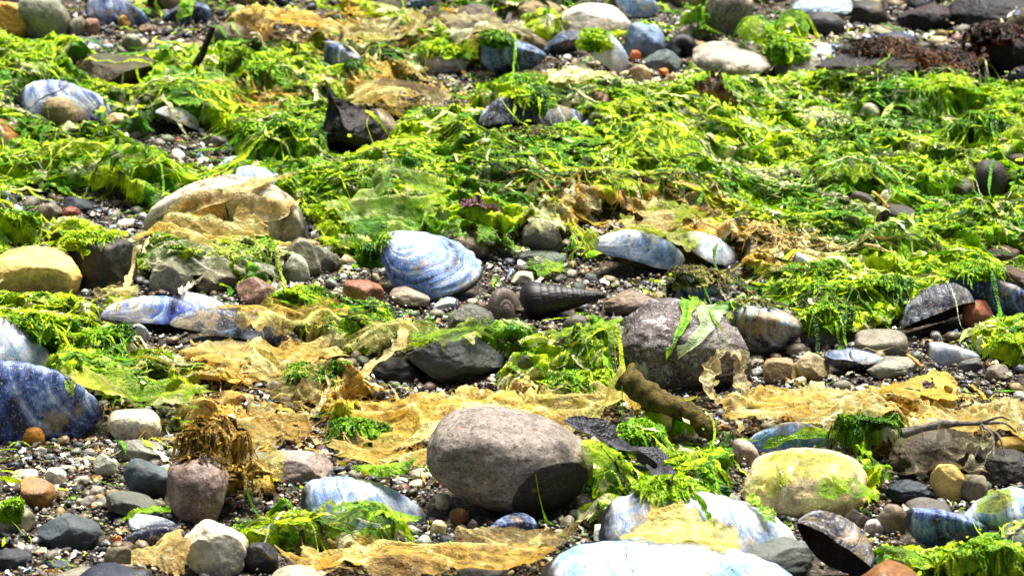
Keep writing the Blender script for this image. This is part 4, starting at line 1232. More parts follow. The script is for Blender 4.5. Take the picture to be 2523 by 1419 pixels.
# ------------------------------------------------------------------ frilly scraps of weed
def flake_shape(seed, nr=2, nt=9, frill=0.4):
    g = np.random.default_rng(seed)
    th = np.linspace(0, 2 * math.pi, nt, endpoint=False)
    edge = 1 + 0.28 * np.sin(2 * th + g.uniform(0, 6)) + 0.22 * np.sin(3 * th + g.uniform(0, 6)) + g.uniform(-0.12, 0.12, nt)
    V = [[0, 0, 0]]
    for k in range(1, nr + 1):
        q = k / nr
        for i in range(nt):
            r = q * edge[i]
            V.append([r * math.cos(th[i]), r * math.sin(th[i]) * 0.75, 0])
    V = np.array(V, float)
    rad = np.hypot(V[:, 0], V[:, 1])
    V[:, 2] = frill * rad ** 1.5 * noise3(V * 2.3 + seed * 3.1, seed) * 1.4 + g.uniform(-0.5, 0.5) * V[:, 0] ** 2 + g.uniform(-0.6, 0.3) * V[:, 1] ** 2
    V[:, :2] += 0.15 * np.stack([noise3(V * 3 + 7, seed), noise3(V * 3 + 17, seed)], -1)
    F = [[0, 1 + i, 1 + (i + 1) % nt] for i in range(nt)]
    for k in range(nr - 1):
        a = 1 + k * nt; b = a + nt
        for i in range(nt):
            j = (i + 1) % nt
            F += [[a + i, b + i, b + j], [a + i, b + j, a + j]]
    return V, np.array(F)
SH = [flake_shape(40 + k) for k in range(24)]

def flakes(pos, tones, sizes, rng, tilt=38):
    n = len(pos)
    VV = np.empty((n, len(SH[0][0]), 3)); FF = np.empty((n, len(SH[0][1]), 3), np.int64); m = len(SH[0][0])
    for i in range(n):
        V, F = SH[rng.integers(24)]
        VV[i] = (V * sizes[i]) @ rotm(rng.normal() * tilt, rng.normal() * tilt, rng.uniform(0, 360)).T + pos[i]
        FF[i] = F + i * m
    return VV.reshape(-1, 3), FF.reshape(-1, 3), np.repeat(tones, m, 0)

def scatter_flakes():
    rng = np.random.default_rng(5)
    w = (np.clip(cov_w - 0.12, 0, 1) ** 1.2).ravel() * 1.0
    n = 13000
    idx = rng.choice(w.size, size=n, p=w / w.sum())
    x = GX.ravel()[idx] + rng.uniform(-.5, .5, n) * HS; y = GY.ravel()[idx] + rng.uniform(-.5, .5, n) * HS
    ct = cov_t.ravel()[idx]
    size = 0.0006 + 0.0017 * rng.random(n) ** 2.4
    z = samp(SURF, x, y) + size * rng.uniform(-0.1, 0.5, n)
    z = np.minimum(z, samp(MATZ, x, y) + 0.010)
    tone = weed_tone(x, y, ct, rng.normal(0, 0.22, n), 3) * rng.uniform(0.6, 1.3, n)[:, None]
    y = y - np.clip(samp(MATZ - G0, x, y), 0, 0.02) * 0.6
    V, F, C = flakes(np.stack([x, y, z], -1), tone, size, rng, 13)
    o = mesh_obj('seaweed_scraps', V, F, 'weed', tone=C)
    o['kind'] = 'stuff'; o['label'] = 'countless small frilly scraps of green and bleached weed'; o['category'] = 'seaweed'
scatter_flakes()
def grit():
    rng = np.random.default_rng(9)
    w = (np.clip(1.0 - cov_w, 0.1, 1) * inframe * (heroB < 0.5)).ravel()
    n = 4200
    idx = rng.choice(w.size, size=n, p=w / w.sum())
    x = GX.ravel()[idx]; y = GY.ravel()[idx]
    pal = np.array([lin(h) for h in ('#e8e4da', '#c9b88c', '#8a9cc0', '#3a2c18', '#1c1a20', '#8a6a2c', '#6c8a10', '#d8d0c0')])
    tone = pal[rng.choice(8, size=n, p=[.12, .14, .08, .2, .16, .14, .1, .06])] * rng.uniform(0.6, 1.15, n)[:, None]
    size = 0.0006 + 0.0018 * rng.random(n) ** 2
    z = samp(HM, x, y) + 0.0003
    V, F, C = flakes(np.stack([x, y, z], -1), tone, size, rng, 22)
    o = mesh_obj('shell_grit', V, F, 'gravel', tone=C)
    o['kind'] = 'stuff'; o['label'] = 'broken shell grit and dead weed scraps over the gravel'; o['category'] = 'grit'
grit()
print('flakes', round(time.time() - T0, 1))

def strands(x, y, length, width, tone, rng, surf, wander=0.5, lift=0.0012, ang=None, K=10):
    n = len(x)
    a0 = flow_angle(x, y) + rng.normal(0, 0.38, n) + math.pi * (rng.random(n) < 0.5) if ang is None else ang
    turn = np.cumsum(rng.normal(0, wander, (n, K)), 1) * 0.8
    st = (length / (K - 1))[:, None]
    hx = a0[:, None] + turn
    X = x[:, None] + np.cumsum(np.cos(hx) * st, 1); Y = y[:, None] + np.cumsum(np.sin(hx) * st, 1)
    Z0 = samp(surf, X, Y)
    # keep the strands that lie; few hang down a steep face
    zh = samp(HM, X, Y)
    drop = zh.max(1) - zh.min(1)
    ok = (drop < 0.0045) | (rng.random(n) < 0.06)
    X, Y, Z0, hx, width, tone, n = X[ok], Y[ok], Z0[ok], hx[ok], width[ok], tone[ok], int(ok.sum())
    Z = Z0.copy()
    for _ in range(2):
        Z[:, 1:-1] = np.maximum(Z[:, 1:-1], (Z[:, :-2] + 2 * Z[:, 1:-1] + Z[:, 2:]) / 4)
        Z[:, 1:-1] = (Z[:, :-2] + 2 * Z[:, 1:-1] + Z[:, 2:]) / 4
    Z = np.maximum(Z, Z0) + 0.0003 + lift * rng.random(n)[:, None] * np.sin(np.linspace(0, math.pi, K))[None] + rng.normal(0, 0.0003, (n, K))
    Y = Y - np.clip(samp(MATZ - G0, X, Y), 0, 0.02) * 0.6
    t = np.linspace(0, 1, K)
    w = width[:, None] * (0.2 + 0.8 * np.sin(t * math.pi)[None] ** 0.6) * (1 + 0.35 * rng.normal(size=(n, K)).clip(-1.5, 1.5))
    tw = rng.normal(0.15, 0.35, n)[:, None] + np.cumsum(rng.normal(0, 0.18, (n, K)), 1)
    sx, sy = -np.sin(hx) * np.cos(tw), np.cos(hx) * np.cos(tw)
    sz = np.sin(tw)
    P = np.stack([X, Y, Z], -1); S = np.stack([sx, sy, sz], -1) * w[..., None] * 0.5
    V = np.stack([P - S, P + S], 2)
    idx = np.arange(n * K * 2).reshape(n, K, 2)
    F = np.stack([idx[:, :-1, 0], idx[:, 1:, 0], idx[:, 1:, 1], idx[:, :-1, 1]], -1).reshape(-1, 4)
    C = np.repeat(np.repeat((tone[:, None] * rng.uniform(0.75, 1.25, (n, K, 1)))[:, :, None], 2, 2).reshape(-1, 3)[None], 1, 0)[0]
    return V.reshape(-1, 3), F, C

# ------------------------------------------------------------------ draped sheets of weed
HSOFT = blur(SURF, 5, 2)
def maxf(A, n):
    for _ in range(n):
        B = A.copy()
        B[1:] = np.maximum(B[1:], A[:-1]); B[:-1] = np.maximum(B[:-1], A[1:])
        A = B.copy(); A[:, 1:] = np.maximum(A[:, 1:], B[:, :-1]); A[:, :-1] = np.maximum(A[:, :-1], B[:, 1:])
    return A
HTENT = blur(maxf(SURF, 7), 6, 2)

def sheet(box, c0, c1, label, lift=0.004, amp=0.0022, freq=70, film=0.8, tent=0.5, holes=0.0, mat='film', name='seaweed_sheet', stretch=0.7, curl=0.003, ragged=0.26, rot=0, depth=None, c2=None, group=None, ground=False):
    _seed[0] += 1
    sd = _seed[0]
    rng = np.random.default_rng(sd)
    x0, y0, x1, y1 = box
    cx = (x0 + x1) / 2
    f = hit(cx, y1 - 2, SURF); b = hit(cx, y0 + 0.12 * (y1 - y0), SURF + lift * 0.8)
    if ground:
        f = at(cx, y1, 0.004); b = at(cx, y0, 0.004)
    s = (f - CAMP) @ FWD / FPX
    rx = (x1 - x0) / 2 * s
    ry = depth * rx if depth else np.clip((b[1] - f[1]) / 2, 0.28 * rx, 1.5 * rx)
    mid = (f + b) / 2 if not depth else f + np.array([0, ry, 0])
    nr, nt = 52, 150
    q = np.linspace(0, 1, nr) ** 0.85; th = np.linspace(0, 2 * math.pi, nt, endpoint=False)
    Q, TH = np.meshgrid(q, th, indexing='ij')
    ex = 1 + ragged * fbm2(np.cos(TH) * 1.7 + sd, np.sin(TH) * 1.7 + sd * 0.37, 4, sd, 0.65) * 1.5
    # rounded box outline
    ck = (np.abs(np.cos(TH)) ** 2.6 + np.abs(np.sin(TH)) ** 2.6) ** (-1 / 2.6)
    lx = Q * ex * ck * np.cos(TH) * rx; ly = Q * ex * ck * np.sin(TH) * ry
    ca, sa = math.cos(R(rot)), math.sin(R(rot))
    X = mid[0] + lx * ca - ly * sa; Y = mid[1] + lx * sa + ly * ca
    wpx = 0.8 * fbm2(X * 32, Y * 32, 2, sd + 1); wpy = 0.8 * fbm2(X * 32, Y * 32, 2, sd + 2)
    a = rng.uniform(-0.7, 0.7)
    U = (X * math.cos(a) - Y * math.sin(a)) * freq * 0.55 + wpx; W = (X * math.sin(a) + Y * math.cos(a)) * freq * stretch * 1.15 + wpy
    rd = np.maximum(ridge2(U, W, 1, sd + 3), 0.85 * ridge2(U * 1.9 + 4, W * 1.3, 1, sd + 4)); rd = np.clip(rd, 0, 1) ** 1.6 * 0.85 + 0.22 * fbm2(U * 0.7, W * 0.7, 2, sd + 5)
    fine = ridge2(U * 2.7, W * 2.7, 2, sd + 6)
    H = samp(HTENT, X, Y) * tent + samp(HSOFT, X, Y) * (1 - tent)
    H = np.maximum(H, samp(SURF, X, Y) * 0.75 + H * 0.25)
    Z = H + 0.0006 + 0.7 * lift * (1 - Q ** 2.2) + amp * (rd - 0.35) * 1.45 + amp * 0.35 * (fine - 0.4)
    Z += curl * Q ** 5 * fbm2(np.cos(TH) * 4 + sd, np.sin(TH) * 4, 2, sd + 9)
    Z = np.maximum(Z, samp(SURF, X, Y) + 0.0004 - 0.004 * (Q > 0.97))
    X = X + amp * 0.8 * fbm2(U * 1.3, W * 1.3, 2, sd + 11); Y = Y + amp * 0.8 * fbm2(U * 1.3 + 9, W * 1.3, 2, sd + 12)
    V = np.stack([X, Y, Z], -1).reshape(-1, 3)
    idx = np.arange(nr * nt).reshape(nr, nt)
    F = np.stack([idx[:-1], idx[1:], np.roll(idx[1:], -1, 1), np.roll(idx[:-1], -1, 1)], -1).reshape(-1, 4)
    hn = fbm2(X * 85, Y * 60, 4, sd + 15, 0.6)
    gap = np.clip((hn - (0.46 - holes)) * 5 + 0.5, 0, 1)
    gap = np.maximum(gap, ss(0.70, 1.05, Q + 0.30 * fbm2(X * 120, Y * 90, 3, sd + 16)))
    vein = np.clip(np.maximum(ridge2(U * 1.1 + 2, W * 0.9, 1, sd + 31), ridge2(U * 1.7 + 7, W * 0.7 + 3, 1, sd + 32)), 0, 1) ** 7
    fold = np.clip(ss(0.5, 0.95, rd * 0.85 + fine * 0.15) + 0.6 * vein, 0, 1)
    Z = Z + 0.0007 * vein
    V = np.stack([X, Y, Z], -1).reshape(-1, 3)
    t = fold * 0.9 + 0.3 * fbm2(X * 60, Y * 60, 3, sd + 18)
    def fresh(h):
        c = lin(h)
        if c[1] > c[0]:
            c = np.array([c[0] * 1.15 + 0.06 * c[1], c[1], c[2] * 0.55])
        elif c[0] > 0.3:
            c = np.clip(np.array([c[0] * 1.12 + 0.05, c[1] * 1.26 + 0.06, c[2] * 1.1 + 0.03]), 0, 0.95)
        return c
    A, B = fresh(c0), fresh(c1)
    C = A + (B - A) * np.clip(t, 0, 1)[..., None]
    if c2:
        m = ss(0.05, 0.40, fbm2(X * 55 + 3, Y * 45, 3, sd + 21))[..., None]
        C = C + (fresh(c2) - C) * m
    isgreen = lin(c0)[1] > lin(c0)[0] * 1.05
    if isgreen:
        wt_ = weed_tone(X, Y, 0 * X, 0.12, 7)
        C = C * 0.5 + wt_ * 0.5
    thin = np.clip(1.0 - fold * 0.95, 0, 1) * min(1.0, film * 1.35)
    o = mesh_obj(name, V, F, mat, loc=(mid[0], mid[1], float(samp(SURF, mid[0], mid[1]))), tone=C.reshape(-1, 3), attrs={'thin': thin.ravel(), 'gap': gap.ravel()})
    tag(o, label, 'seaweed', group)
    if isgreen and mat == 'film' and film < 0.35:
        raster_into(SURF, V[(gap.ravel() < 0.4)])
    return o

def ribbon(pts, width, c0, c1, label, mat='film', film=0.3, name='seaweed_ribbon', lift=0.0010, wave=0.0012, n=60, twist=0.0):
    """pts: photo px, py (, extra height m)"""
    _seed[0] += 1
    sd = _seed[0]
    W = []
    for p in pts:
        h = p[2] if len(p) > 2 else 0.0
        W.append(hit(p[0], p[1], SURF + h))
    P = resample(W, n)
    s = mpp(pts[0][0], pts[0][1])
    T = np.gradient(P, axis=0); T /= np.linalg.norm(T, axis=1)[:, None]
    side = np.cross(T, [0, -0.35, 1]); side /= np.maximum(np.linalg.norm(side, axis=1), 1e-6)[:, None]
    up = np.cross(side, T); up /= np.linalg.norm(up, axis=1)[:, None]
    t = np.linspace(0, 1, n)
    wd = width * s * 0.5 * (0.25 + 0.75 * np.sin(np.clip(t * 1.05, 0, 1) * math.pi) ** 0.5) * (1 + 0.45 * noise2(t * 7 + sd, t * 0, sd) + 0.35 * noise2(t * 24 + sd, t * 0, sd + 2))
    nv = 9
    v = np.linspace(-1, 1, nv)
    ang = twist * np.sin(t * 5 + sd)
    A = side * np.cos(ang)[:, None] + up * np.sin(ang)[:, None]
    V = P[:, None] + A[:, None] * (v[None, :] * wd[:, None])[..., None]
    wv = noise2(t[:, None] * 14 + sd, v[None] * 1.3 + 0 * t[:, None], sd + 1) + 0.8 * v[None] ** 2
    V[..., 2] += lift + wave * wv
    V[..., 2] = np.maximum(V[..., 2], samp(SURF, V[..., 0], V[..., 1]) + 0.0003)
    idx = np.arange(n * nv).reshape(n, nv)
    F = np.stack([idx[:-1, :-1], idx[1:, :-1], idx[1:, 1:], idx[:-1, 1:]], -1).reshape(-1, 4)
    k = np.clip(0.5 + 0.8 * fbm2(t[:, None] * 9, v[None] * 2 + 0 * t[:, None], 2, sd + 4) + 0.3 * np.abs(v)[None], 0, 1)
    C = lin(c0) + (lin(c1) - lin(c0)) * k[..., None]
    o = mesh_obj(name, V.reshape(-1, 3), F, mat, loc=P[0], tone=C.reshape(-1, 3), attrs={'thin': np.full(n * nv, film)})
    tag(o, label, 'seaweed')
    return o

def clump(box, tones, label, n=90, size=(0.0007, 0.0024), fronds=5, name='seaweed_clump', dens=1.0, mat='weed', hgt=None, core=0.8):
    """a heap of weed: lumpy core, many small frills and a few big fronds"""
    _seed[0] += 1
    sd = _seed[0]
    rng = np.random.default_rng(sd)
    x0, y0, x1, y1 = box
    cx = (x0 + x1) / 2
    f = hit(cx, y1 - 2, SURF)
    s = (f - CAMP) @ FWD / FPX
    rx = (x1 - x0) / 2 * s
    hh = (y1 - y0) * s
    ry = min(rx * 0.7, hh * 1.2)
    rz = hgt or max(0.25 * hh, (hh - 2 * ry * math.sin(PITCH)) / math.cos(PITCH) * 0.6, 0.003)
    ctr = np.array([f[0], f[1] + ry * 0.9, float(samp(HSOFT, f[0], min(f[1] + ry * 0.9, HY1 - 0.01)))])
    V, F = ico(6)
    V = V.copy()
    nz = fbm3(V * 1.8 + sd, 2, sd) * 0.55 + fbm3(V * 5 + sd, 4, sd + 5, 0.62) * 0.6
    V = V * (1 + nz)[:, None] * core
    V[:, 2] = np.maximum(V[:, 2], -0.25)
    cn = V.copy()
    V = V * np.array([rx, ry, rz]) + ctr
    tl = [lin(t) for t in tones]
    def tone_at(P, j=0.0):
        k = np.clip((fbm3(P * 95 + sd, 3, sd + 9) * 1.15 + 0.5 + j) * (len(tl) - 1), 0, len(tl) - 1.001)
        i = k.astype(int); t = (k - i)[..., None]
        A = np.array(tl)
        return A[i] * (1 - t) + A[np.minimum(i + 1, len(tl) - 1)] * t
    o = mesh_obj(name, V, F, mat, loc=ctr, tone=tone_at(V), attrs={'thin': np.zeros(len(V))})
    raster_into(SURF, V)
    # fine strands and frills over the heap, one mesh
    m = int(n * dens * 1.3)
    ra = rng.uniform(0, 2 * math.pi, m); rr = np.sqrt(rng.random(m)) * 0.95 * core
    sx_, sy_ = ctr[0] + rx * rr * np.cos(ra), ctr[1] + ry * rr * np.sin(ra)
    P = np.stack([sx_, sy_, samp(SURF, sx_, sy_)], -1)
    ln = rng.uniform(0.2, 0.8, m) * min(rx, 0.014); wd = rng.uniform(0.0004, 0.0013, m)
    tn = tone_at(P, rng.normal(0, 0.25, m)) * rng.uniform(0.7, 1.25, m)[:, None]
    fv, ff, fc = strands(sx_, sy_, ln, wd, tn, rng, SURF, 0.45, 0.0008)
    c = mesh_obj('strands', fv, ff, mat, parent=o, loc=ctr, tone=fc, attrs={'thin': np.zeros(len(fv))})
    c['kind'] = 'stuff'
    for k in range(fronds):
        u = rng.normal(size=3); u[2] = abs(u[2]) * 0.8; u[1] = -abs(u[1]); u /= np.linalg.norm(u)
        V2, F2 = flake_shape(sd * 7 + k, 6, 28, 0.5)
        p = ctr + u * np.array([rx, ry, rz]) * core * 0.95
        L = rng.uniform(0.25, 0.42) * min(rx, 0.010)
        V2 = (V2 * L) @ rotm(25 + rng.normal() * 25, rng.normal() * 20, rng.uniform(0, 360)).T + p
        mesh_obj('frond', V2, F2, mat, parent=o, loc=ctr, tone=tone_at(V2, rng.normal() * 0.25), attrs={'thin': np.zeros(len(V2))})
    tag(o, label, 'seaweed')
    return o

# ------------------------------------------------------------------ yellow and tan sheets
Y0, Y1, YB = '#b58428', '#f2d98c', '#8a6420'
sheet((560, -10, 790, 116), '#c28f30', '#f0d080', 'ochre yellow weed heap overhanging a dark hollow, top left', lift=0.012, amp=0.0035, freq=90, film=0.2, tent=0.8, c2='#8a6a2a')
sheet((836, 180, 1090, 322), '#a5803c', '#f0d894', 'tan tent of weed draped over the dark pointed rock', lift=0.006, amp=0.004, freq=60, film=0.55, tent=0.9, c2='#6a5530')
sheet((1080, 0, 1320, 118), '#b09a74', '#f4ecd6', 'tan and white sheet sloping at the top centre', lift=0.004, amp=0.003, freq=70, film=0.35, tent=0.6, c2='#6a5c4a')
sheet((1330, 128, 1500, 214), '#cfc48c', '#f8f4dc', 'cream frothy weed patch below the dark blue top mussel', lift=0.003, amp=0.0026, freq=160, film=0.2, tent=0.2, holes=0.1)
sheet((840, 36, 1060, 110), '#a89058', '#efe4bc', 'pale tan dried weed at the top, left of the tan and white sheet', lift=0.003, amp=0.003, freq=120, film=0.3, tent=0.4, holes=0.15, c2='#7d9a20')
sheet((330, 540, 700, 628), '#b8903c', '#f3dfa0', 'yellow film lapping the foot of the big ribbed shell', lift=0.002, amp=0.0016, freq=60, film=0.5, tent=0.45, stretch=1.6)
sheet((232, 596, 344, 762), '#9a7c48', '#e8cf8c', 'yellow brown film hanging over the dark grey stone', lift=0.002, amp=0.002, freq=80, film=0.75, tent=0.5)
sheet((360, 620, 720, 730), '#b3ab90', '#f4eedc', 'whitish translucent film over the stones below the big ribbed shell', lift=0.001, amp=0.0016, freq=80, film=0.95, tent=0.5, holes=0.05)
sheet((540, 752, 856, 880), '#cc9a30', '#f4d888', 'amber film behind the dark curved mussel', lift=0.003, amp=0.0028, freq=70, film=0.7, tent=0.6)
sheet((462, 846, 880, 950), '#d0a040', '#f6e2a0', 'wide tan crumpled film below the dark curved mussel', lift=0.003, amp=0.0030, freq=85, film=0.4, tent=0.4, c2='#d8c088')
sheet((860, 756, 1050, 900), '#a88a40', '#f0d690', 'yellow pleated tent of film left of the dark faceted rock', lift=0.010, amp=0.003, freq=75, film=0.75, tent=0.8, c2='#7aa014')
sheet((1000, 770, 1220, 870), '#6f9414', '#d6d050', 'yellow green film running over the dark faceted rock', lift=0.000, amp=0.0018, freq=70, film=0.55, tent=0.5, holes=0.08, c2='#3a3420')
sheet((640, 912, 816, 1036), '#9a7a40', '#efd898', 'clear amber membrane with pale ribs, lower left of centre', lift=0.004, amp=0.0032, freq=65, film=1.0, tent=0.4)
sheet((830, 965, 1420, 1100), '#d8a83c', '#fae8a4', 'large crumpled yellow sheet behind the big egg shaped stone', lift=0.009, amp=0.0042, freq=62, film=0.45, tent=0.1, c2='#b08434', ground=True)
sheet((1260, 960, 1580, 1060), '#c59a44', '#f8e4a6', 'yellow sheet sloping right behind the big egg shaped stone', lift=0.006, amp=0.0035, freq=70, film=0.5, tent=0.1, c2='#d8c070', ground=True)
sheet((810, 1086, 1080, 1158), '#d4a440', '#f8e4a4', 'yellow crumpled film left of the big egg shaped stone', lift=0.002, amp=0.0022, freq=95, film=0.4, tent=0.3, holes=0.05)
sheet((590, 1000, 770, 1100), '#b8862c', '#f4e2a4', 'bright yellow weed right of the brown weed clump', lift=0.003, amp=0.0026, freq=100, film=0.4, tent=0.4, c2='#7a3c10')
sheet((556, 1136, 706, 1228), '#c8a850', '#f8eab8', 'pale yellow film between the egg stone and pinkish flat stone', lift=0.001, amp=0.0022, freq=90, film=0.5, tent=0.5)
sheet((690, 1322, 1400, 1440), '#d09a3c', '#f8e09c', 'wide ochre crumpled sheet along the bottom edge', lift=0.004, amp=0.0032, freq=75, film=0.4, tent=0.5, c2='#9a6c2c')
sheet((1060, 1296, 1470, 1370), '#8a6c34', '#c8ac6c', 'brown film under the big egg shaped stone', lift=0.002, amp=0.0016, freq=70, film=0.5, tent=0.4)
sheet((310, 1336, 462, 1418), '#a87c3c', '#ecc888', 'tan folded film left of the rough white quartz', lift=0.010, amp=0.002, freq=70, film=0.15, tent=0.6)
sheet((1760, 930, 2190, 1060), '#d8ac4c', '#faeab4', 'yellow crumpled sheet right of the purple granite boulder', lift=0.003, amp=0.0032, freq=75, film=0.45, tent=0.5, c2='#a88040')
sheet((2120, 922, 2400, 1030), '#c08c1e', '#f0d060', 'golden smooth sheet on the right, lower half', lift=0.006, amp=0.002, freq=45, film=0.25, tent=0.5, c2='#a8b818')
sheet((2230, 980, 2560, 1090), '#b89450', '#f4e4b8', 'pale tan dried film around the grey root', lift=0.003, amp=0.003, freq=95, film=0.4, tent=0.4, holes=0.1)
sheet((1960, 1010, 2180, 1110), '#c4a050', '#f8ecc0', 'cream film behind the weed wrapped blue mussel', lift=0.004, amp=0.003, freq=85, film=0.45, tent=0.6)
sheet((1820, 1094, 2160, 1220), '#d8c468', '#f8eeb4', 'yellow green film wrapped over the pinkish tan boulder', lift=0.0, amp=0.0016, freq=75, film=0.55, tent=0.25, holes=0.02, c2='#a8c428')
sheet((2200, 1050, 2440, 1160), '#7a6a50', '#c8b894', 'clear brownish film over the dark stone, lower right', lift=0.0, amp=0.0012, freq=80, film=1.0, tent=0.3)
sheet((1520, 500, 1760, 590), '#b89a60', '#f0e2b4', 'tan dried weed above the grey white mussel', lift=0.002, amp=0.0024, freq=110, film=0.3, tent=0.4, holes=0.15, c2='#8aa81c')
sheet((1380, 470, 1480, 545), '#b89c64', '#f0e4c0', 'tan crumpled scrap above the film capped grey stone', lift=0.002, amp=0.0024, freq=110, film=0.3, tent=0.5)
sheet((1300, 520, 1395, 580), '#cfc08c', '#f6efd0', 'cream film capping the dark grey stone, centre', lift=0.0, amp=0.0014, freq=90, film=0.6, tent=0.2)
sheet((1510, 1226, 1820, 1350), '#d8a840', '#f4dc98', 'yellow stain film on the long white mussel', lift=0.0, amp=0.0009, freq=60, film=0.3, tent=0.1)
# ------------------------------------------------------------------ green sheets
G0_, G1_ = '#4c9a10', '#b6dc28'
sheet((592, 1222, 1026, 1356), '#6c9c0c', '#b8d028', 'olive green leafy sheet in front of the orange tipped mussel', lift=0.006, amp=0.003, freq=70, film=0.1, tent=0.5, mat='film', c2='#4a7a0a')
sheet((820, 366, 1110, 570), '#86c45c', '#e4f4c8', 'pale mint green translucent sheet, centre left', lift=0.002, amp=0.005, freq=75, film=0.42, tent=0.5, c2='#5aa82c', holes=0.04)
sheet((1550, 240, 1740, 410), '#7cc828', '#def4a4', 'pale green tent of weed right of the snails', lift=0.006, amp=0.004, freq=65, film=0.25, tent=0.6, c2='#3f8a10')
sheet((1810, 2, 1920, 128), '#1c5208', '#3f8a14', 'dark green pointed tent of weed at top right', lift=0.016, amp=0.002, freq=50, film=0.0, tent=0.7, depth=0.8)
sheet((1905, 16, 1995, 88), '#2f7a0c', '#6cb41c', 'lighter green leaf right of the dark green tent', lift=0.008, amp=0.002, freq=60, film=0.0, tent=0.6, depth=0.9)
sheet((1076, 540, 1250, 606), '#5ea00c', '#b4d81c', 'smooth yellow green frond above the pinkish speckled stone', lift=0.005, amp=0.0014, freq=50, film=0.0, tent=0.6, depth=0.35, rot=-6)
sheet((1280, 640, 1400, 696), '#2c7a10', '#7cb828', 'dark green scrap on the centre gravel', lift=0.002, amp=0.0022, freq=90, film=0.1, tent=0.3, depth=0.8)
sheet((1400, 590, 1478, 690), '#8ab828', '#e0e48c', 'yellow green scrap standing right of the log shaped slate', lift=0.006, amp=0.0024, freq=90, film=0.3, tent=0.4)
sheet((1400, 790, 1530, 890), '#3c7a0c', '#94c020', 'green fold left of the purple granite boulder', lift=0.007, amp=0.0025, freq=80, film=0.1, tent=0.5)
sheet((1270, 800, 1430, 880), '#7ab01c', '#d4e060', 'yellow green curled strip in the middle', lift=0.003, amp=0.002, freq=80, film=0.3, tent=0.5, depth=0.35)
sheet((100, 880, 520, 1010), '#7cb414', '#e8f0b0', 'pale green sheet spilling over the big blue mussel', lift=0.001, amp=0.0024, freq=85, film=0.35, tent=0.7, holes=0.03, c2='#d8dca0')
sheet((860, 1142, 1026, 1200), '#2c800c', '#5cb018', 'deep green wet leaf left of the big egg shaped stone', lift=0.005, amp=0.0012, freq=50, film=0.0, tent=0.6, depth=0.4)
sheet((1440, 1090, 1580, 1240), '#74a814', '#d4dc4c', 'yellow green weed hugging the right side of the big egg stone', lift=0.004, amp=0.0026, freq=85, film=0.25, tent=0.6)
sheet((1990, 1170, 2190, 1264), '#3c9a10', '#a4d430', 'bright green film on the right of the pinkish tan boulder', lift=0.0, amp=0.0018, freq=80, film=0.4, tent=0.5)
sheet((2000, 380, 2170, 470), '#78b80c', '#d8e850', 'sunny yellow green fold in the right weed', lift=0.007, amp=0.003, freq=80, film=0.0, tent=0.4)
sheet((2100, 528, 2290, 610), '#2f7a08', '#8cc414', 'green weed bulge casting a dark hollow, right', lift=0.006, amp=0.002, freq=60, film=0.0, tent=0.4, depth=0.45)
sheet((2460, 310, 2560, 360), '#9cb80c', '#d8d820', 'smooth yellow green leaf at the right edge', lift=0.006, amp=0.001, freq=40, film=0.0, tent=0.4)
sheet((0, 322, 300, 400), '#4c9408', '#a0cc14', 'long green ridge of weed at the left edge', lift=0.005, amp=0.003, freq=75, film=0.0, tent=0.4, depth=0.3)
sheet((230, 340, 430, 480), '#5ca00c', '#b8d830', 'arched green fold with a dark hollow beneath, left', lift=0.008, amp=0.004, freq=60, film=0.1, tent=0.5)
sheet((380, 170, 590, 320), '#4c980c', '#b0d420', 'big green fold sloping to the broken tan shell, upper left', lift=0.005, amp=0.0035, freq=60, film=0.1, tent=0.6)
sheet((520, 120, 700, 180), '#9cba60', '#f0f2cc', 'bleached green sheet right of the dark twig', lift=0.005, amp=0.003, freq=90, film=0.3, tent=0.4)
sheet((1440, 420, 1800, 470), '#8cbc0c', '#c8e020', 'flat yellow green sheet along the middle of the green mat', lift=0.004, amp=0.002, freq=60, film=0.0, tent=0.4)
sheet((2150, 1340, 2560, 1450), '#7cbc10', '#d0ec40', 'bright green weed bank at the bottom right corner', lift=0.008, amp=0.0035, freq=100, film=0.0, tent=0.5, c2='#4a9a0c')
sheet((2390, 1204, 2500, 1290), '#7a9414', '#c8c040', 'olive weed on the pale blue mussel at the lower right edge', lift=0.0, amp=0.0016, freq=80, film=0.2, tent=0.2)
# ------------------------------------------------------------------ ribbons and strands
ribbon([(1392, 1052, .004), (1450, 1070, .006), (1530, 1110, .006), (1600, 1160, .005), (1655, 1208, .003)], 62, '#141318', '#3c3a42', 'black ribbon of kelp right of the big egg shaped stone', mat='darkweed', film=0, wave=0.002, lift=0.002)
ribbon([(1010, 790, .009), (990, 850, .006), (950, 890, .004), (900, 925, .003), (850, 950, .002)], 36, '#d8a83c', '#f4dc98', 'yellow rolled ribbon curving down left of the black centre stone', film=0.1, wave=0.0016)
ribbon([(340, 596), (440, 545), (540, 500), (640, 462), (720, 440)], 26, '#c89a3c', '#f2da98', 'yellow ribbon across the back of the big ribbed shell', film=0.1)
ribbon([(470, 590), (560, 560), (640, 548), (700, 540), (740, 500)], 30, '#c8983a', '#f4e0a4', 'yellow ribbon across the front of the big ribbed shell', film=0.1)
ribbon([(1720, 745), (1690, 800), (1660, 860), (1640, 905)], 30, '#4a9a14', '#a8d838', 'left green ribbon down the purple granite boulder', film=0.1)
ribbon([(1770, 760), (1745, 810), (1710, 860), (1670, 895)], 44, '#7ab040', '#dce8c0', 'pale green ribbon down the purple granite boulder', film=0.25)
ribbon([(1700, 740), (1755, 790), (1780, 830)], 16, '#5aa41c', '#b0d850', 'short green strand on top of the purple granite boulder', film=0)
ribbon([(1790, 870, .008), (1760, 900, .010), (1745, 940, .006), (1750, 985, .003), (1800, 1000, .002)], 34, '#c8aa60', '#f4e6b4', 'cream curled ribbon at the right foot of the purple granite boulder', film=0.3, wave=0.002)
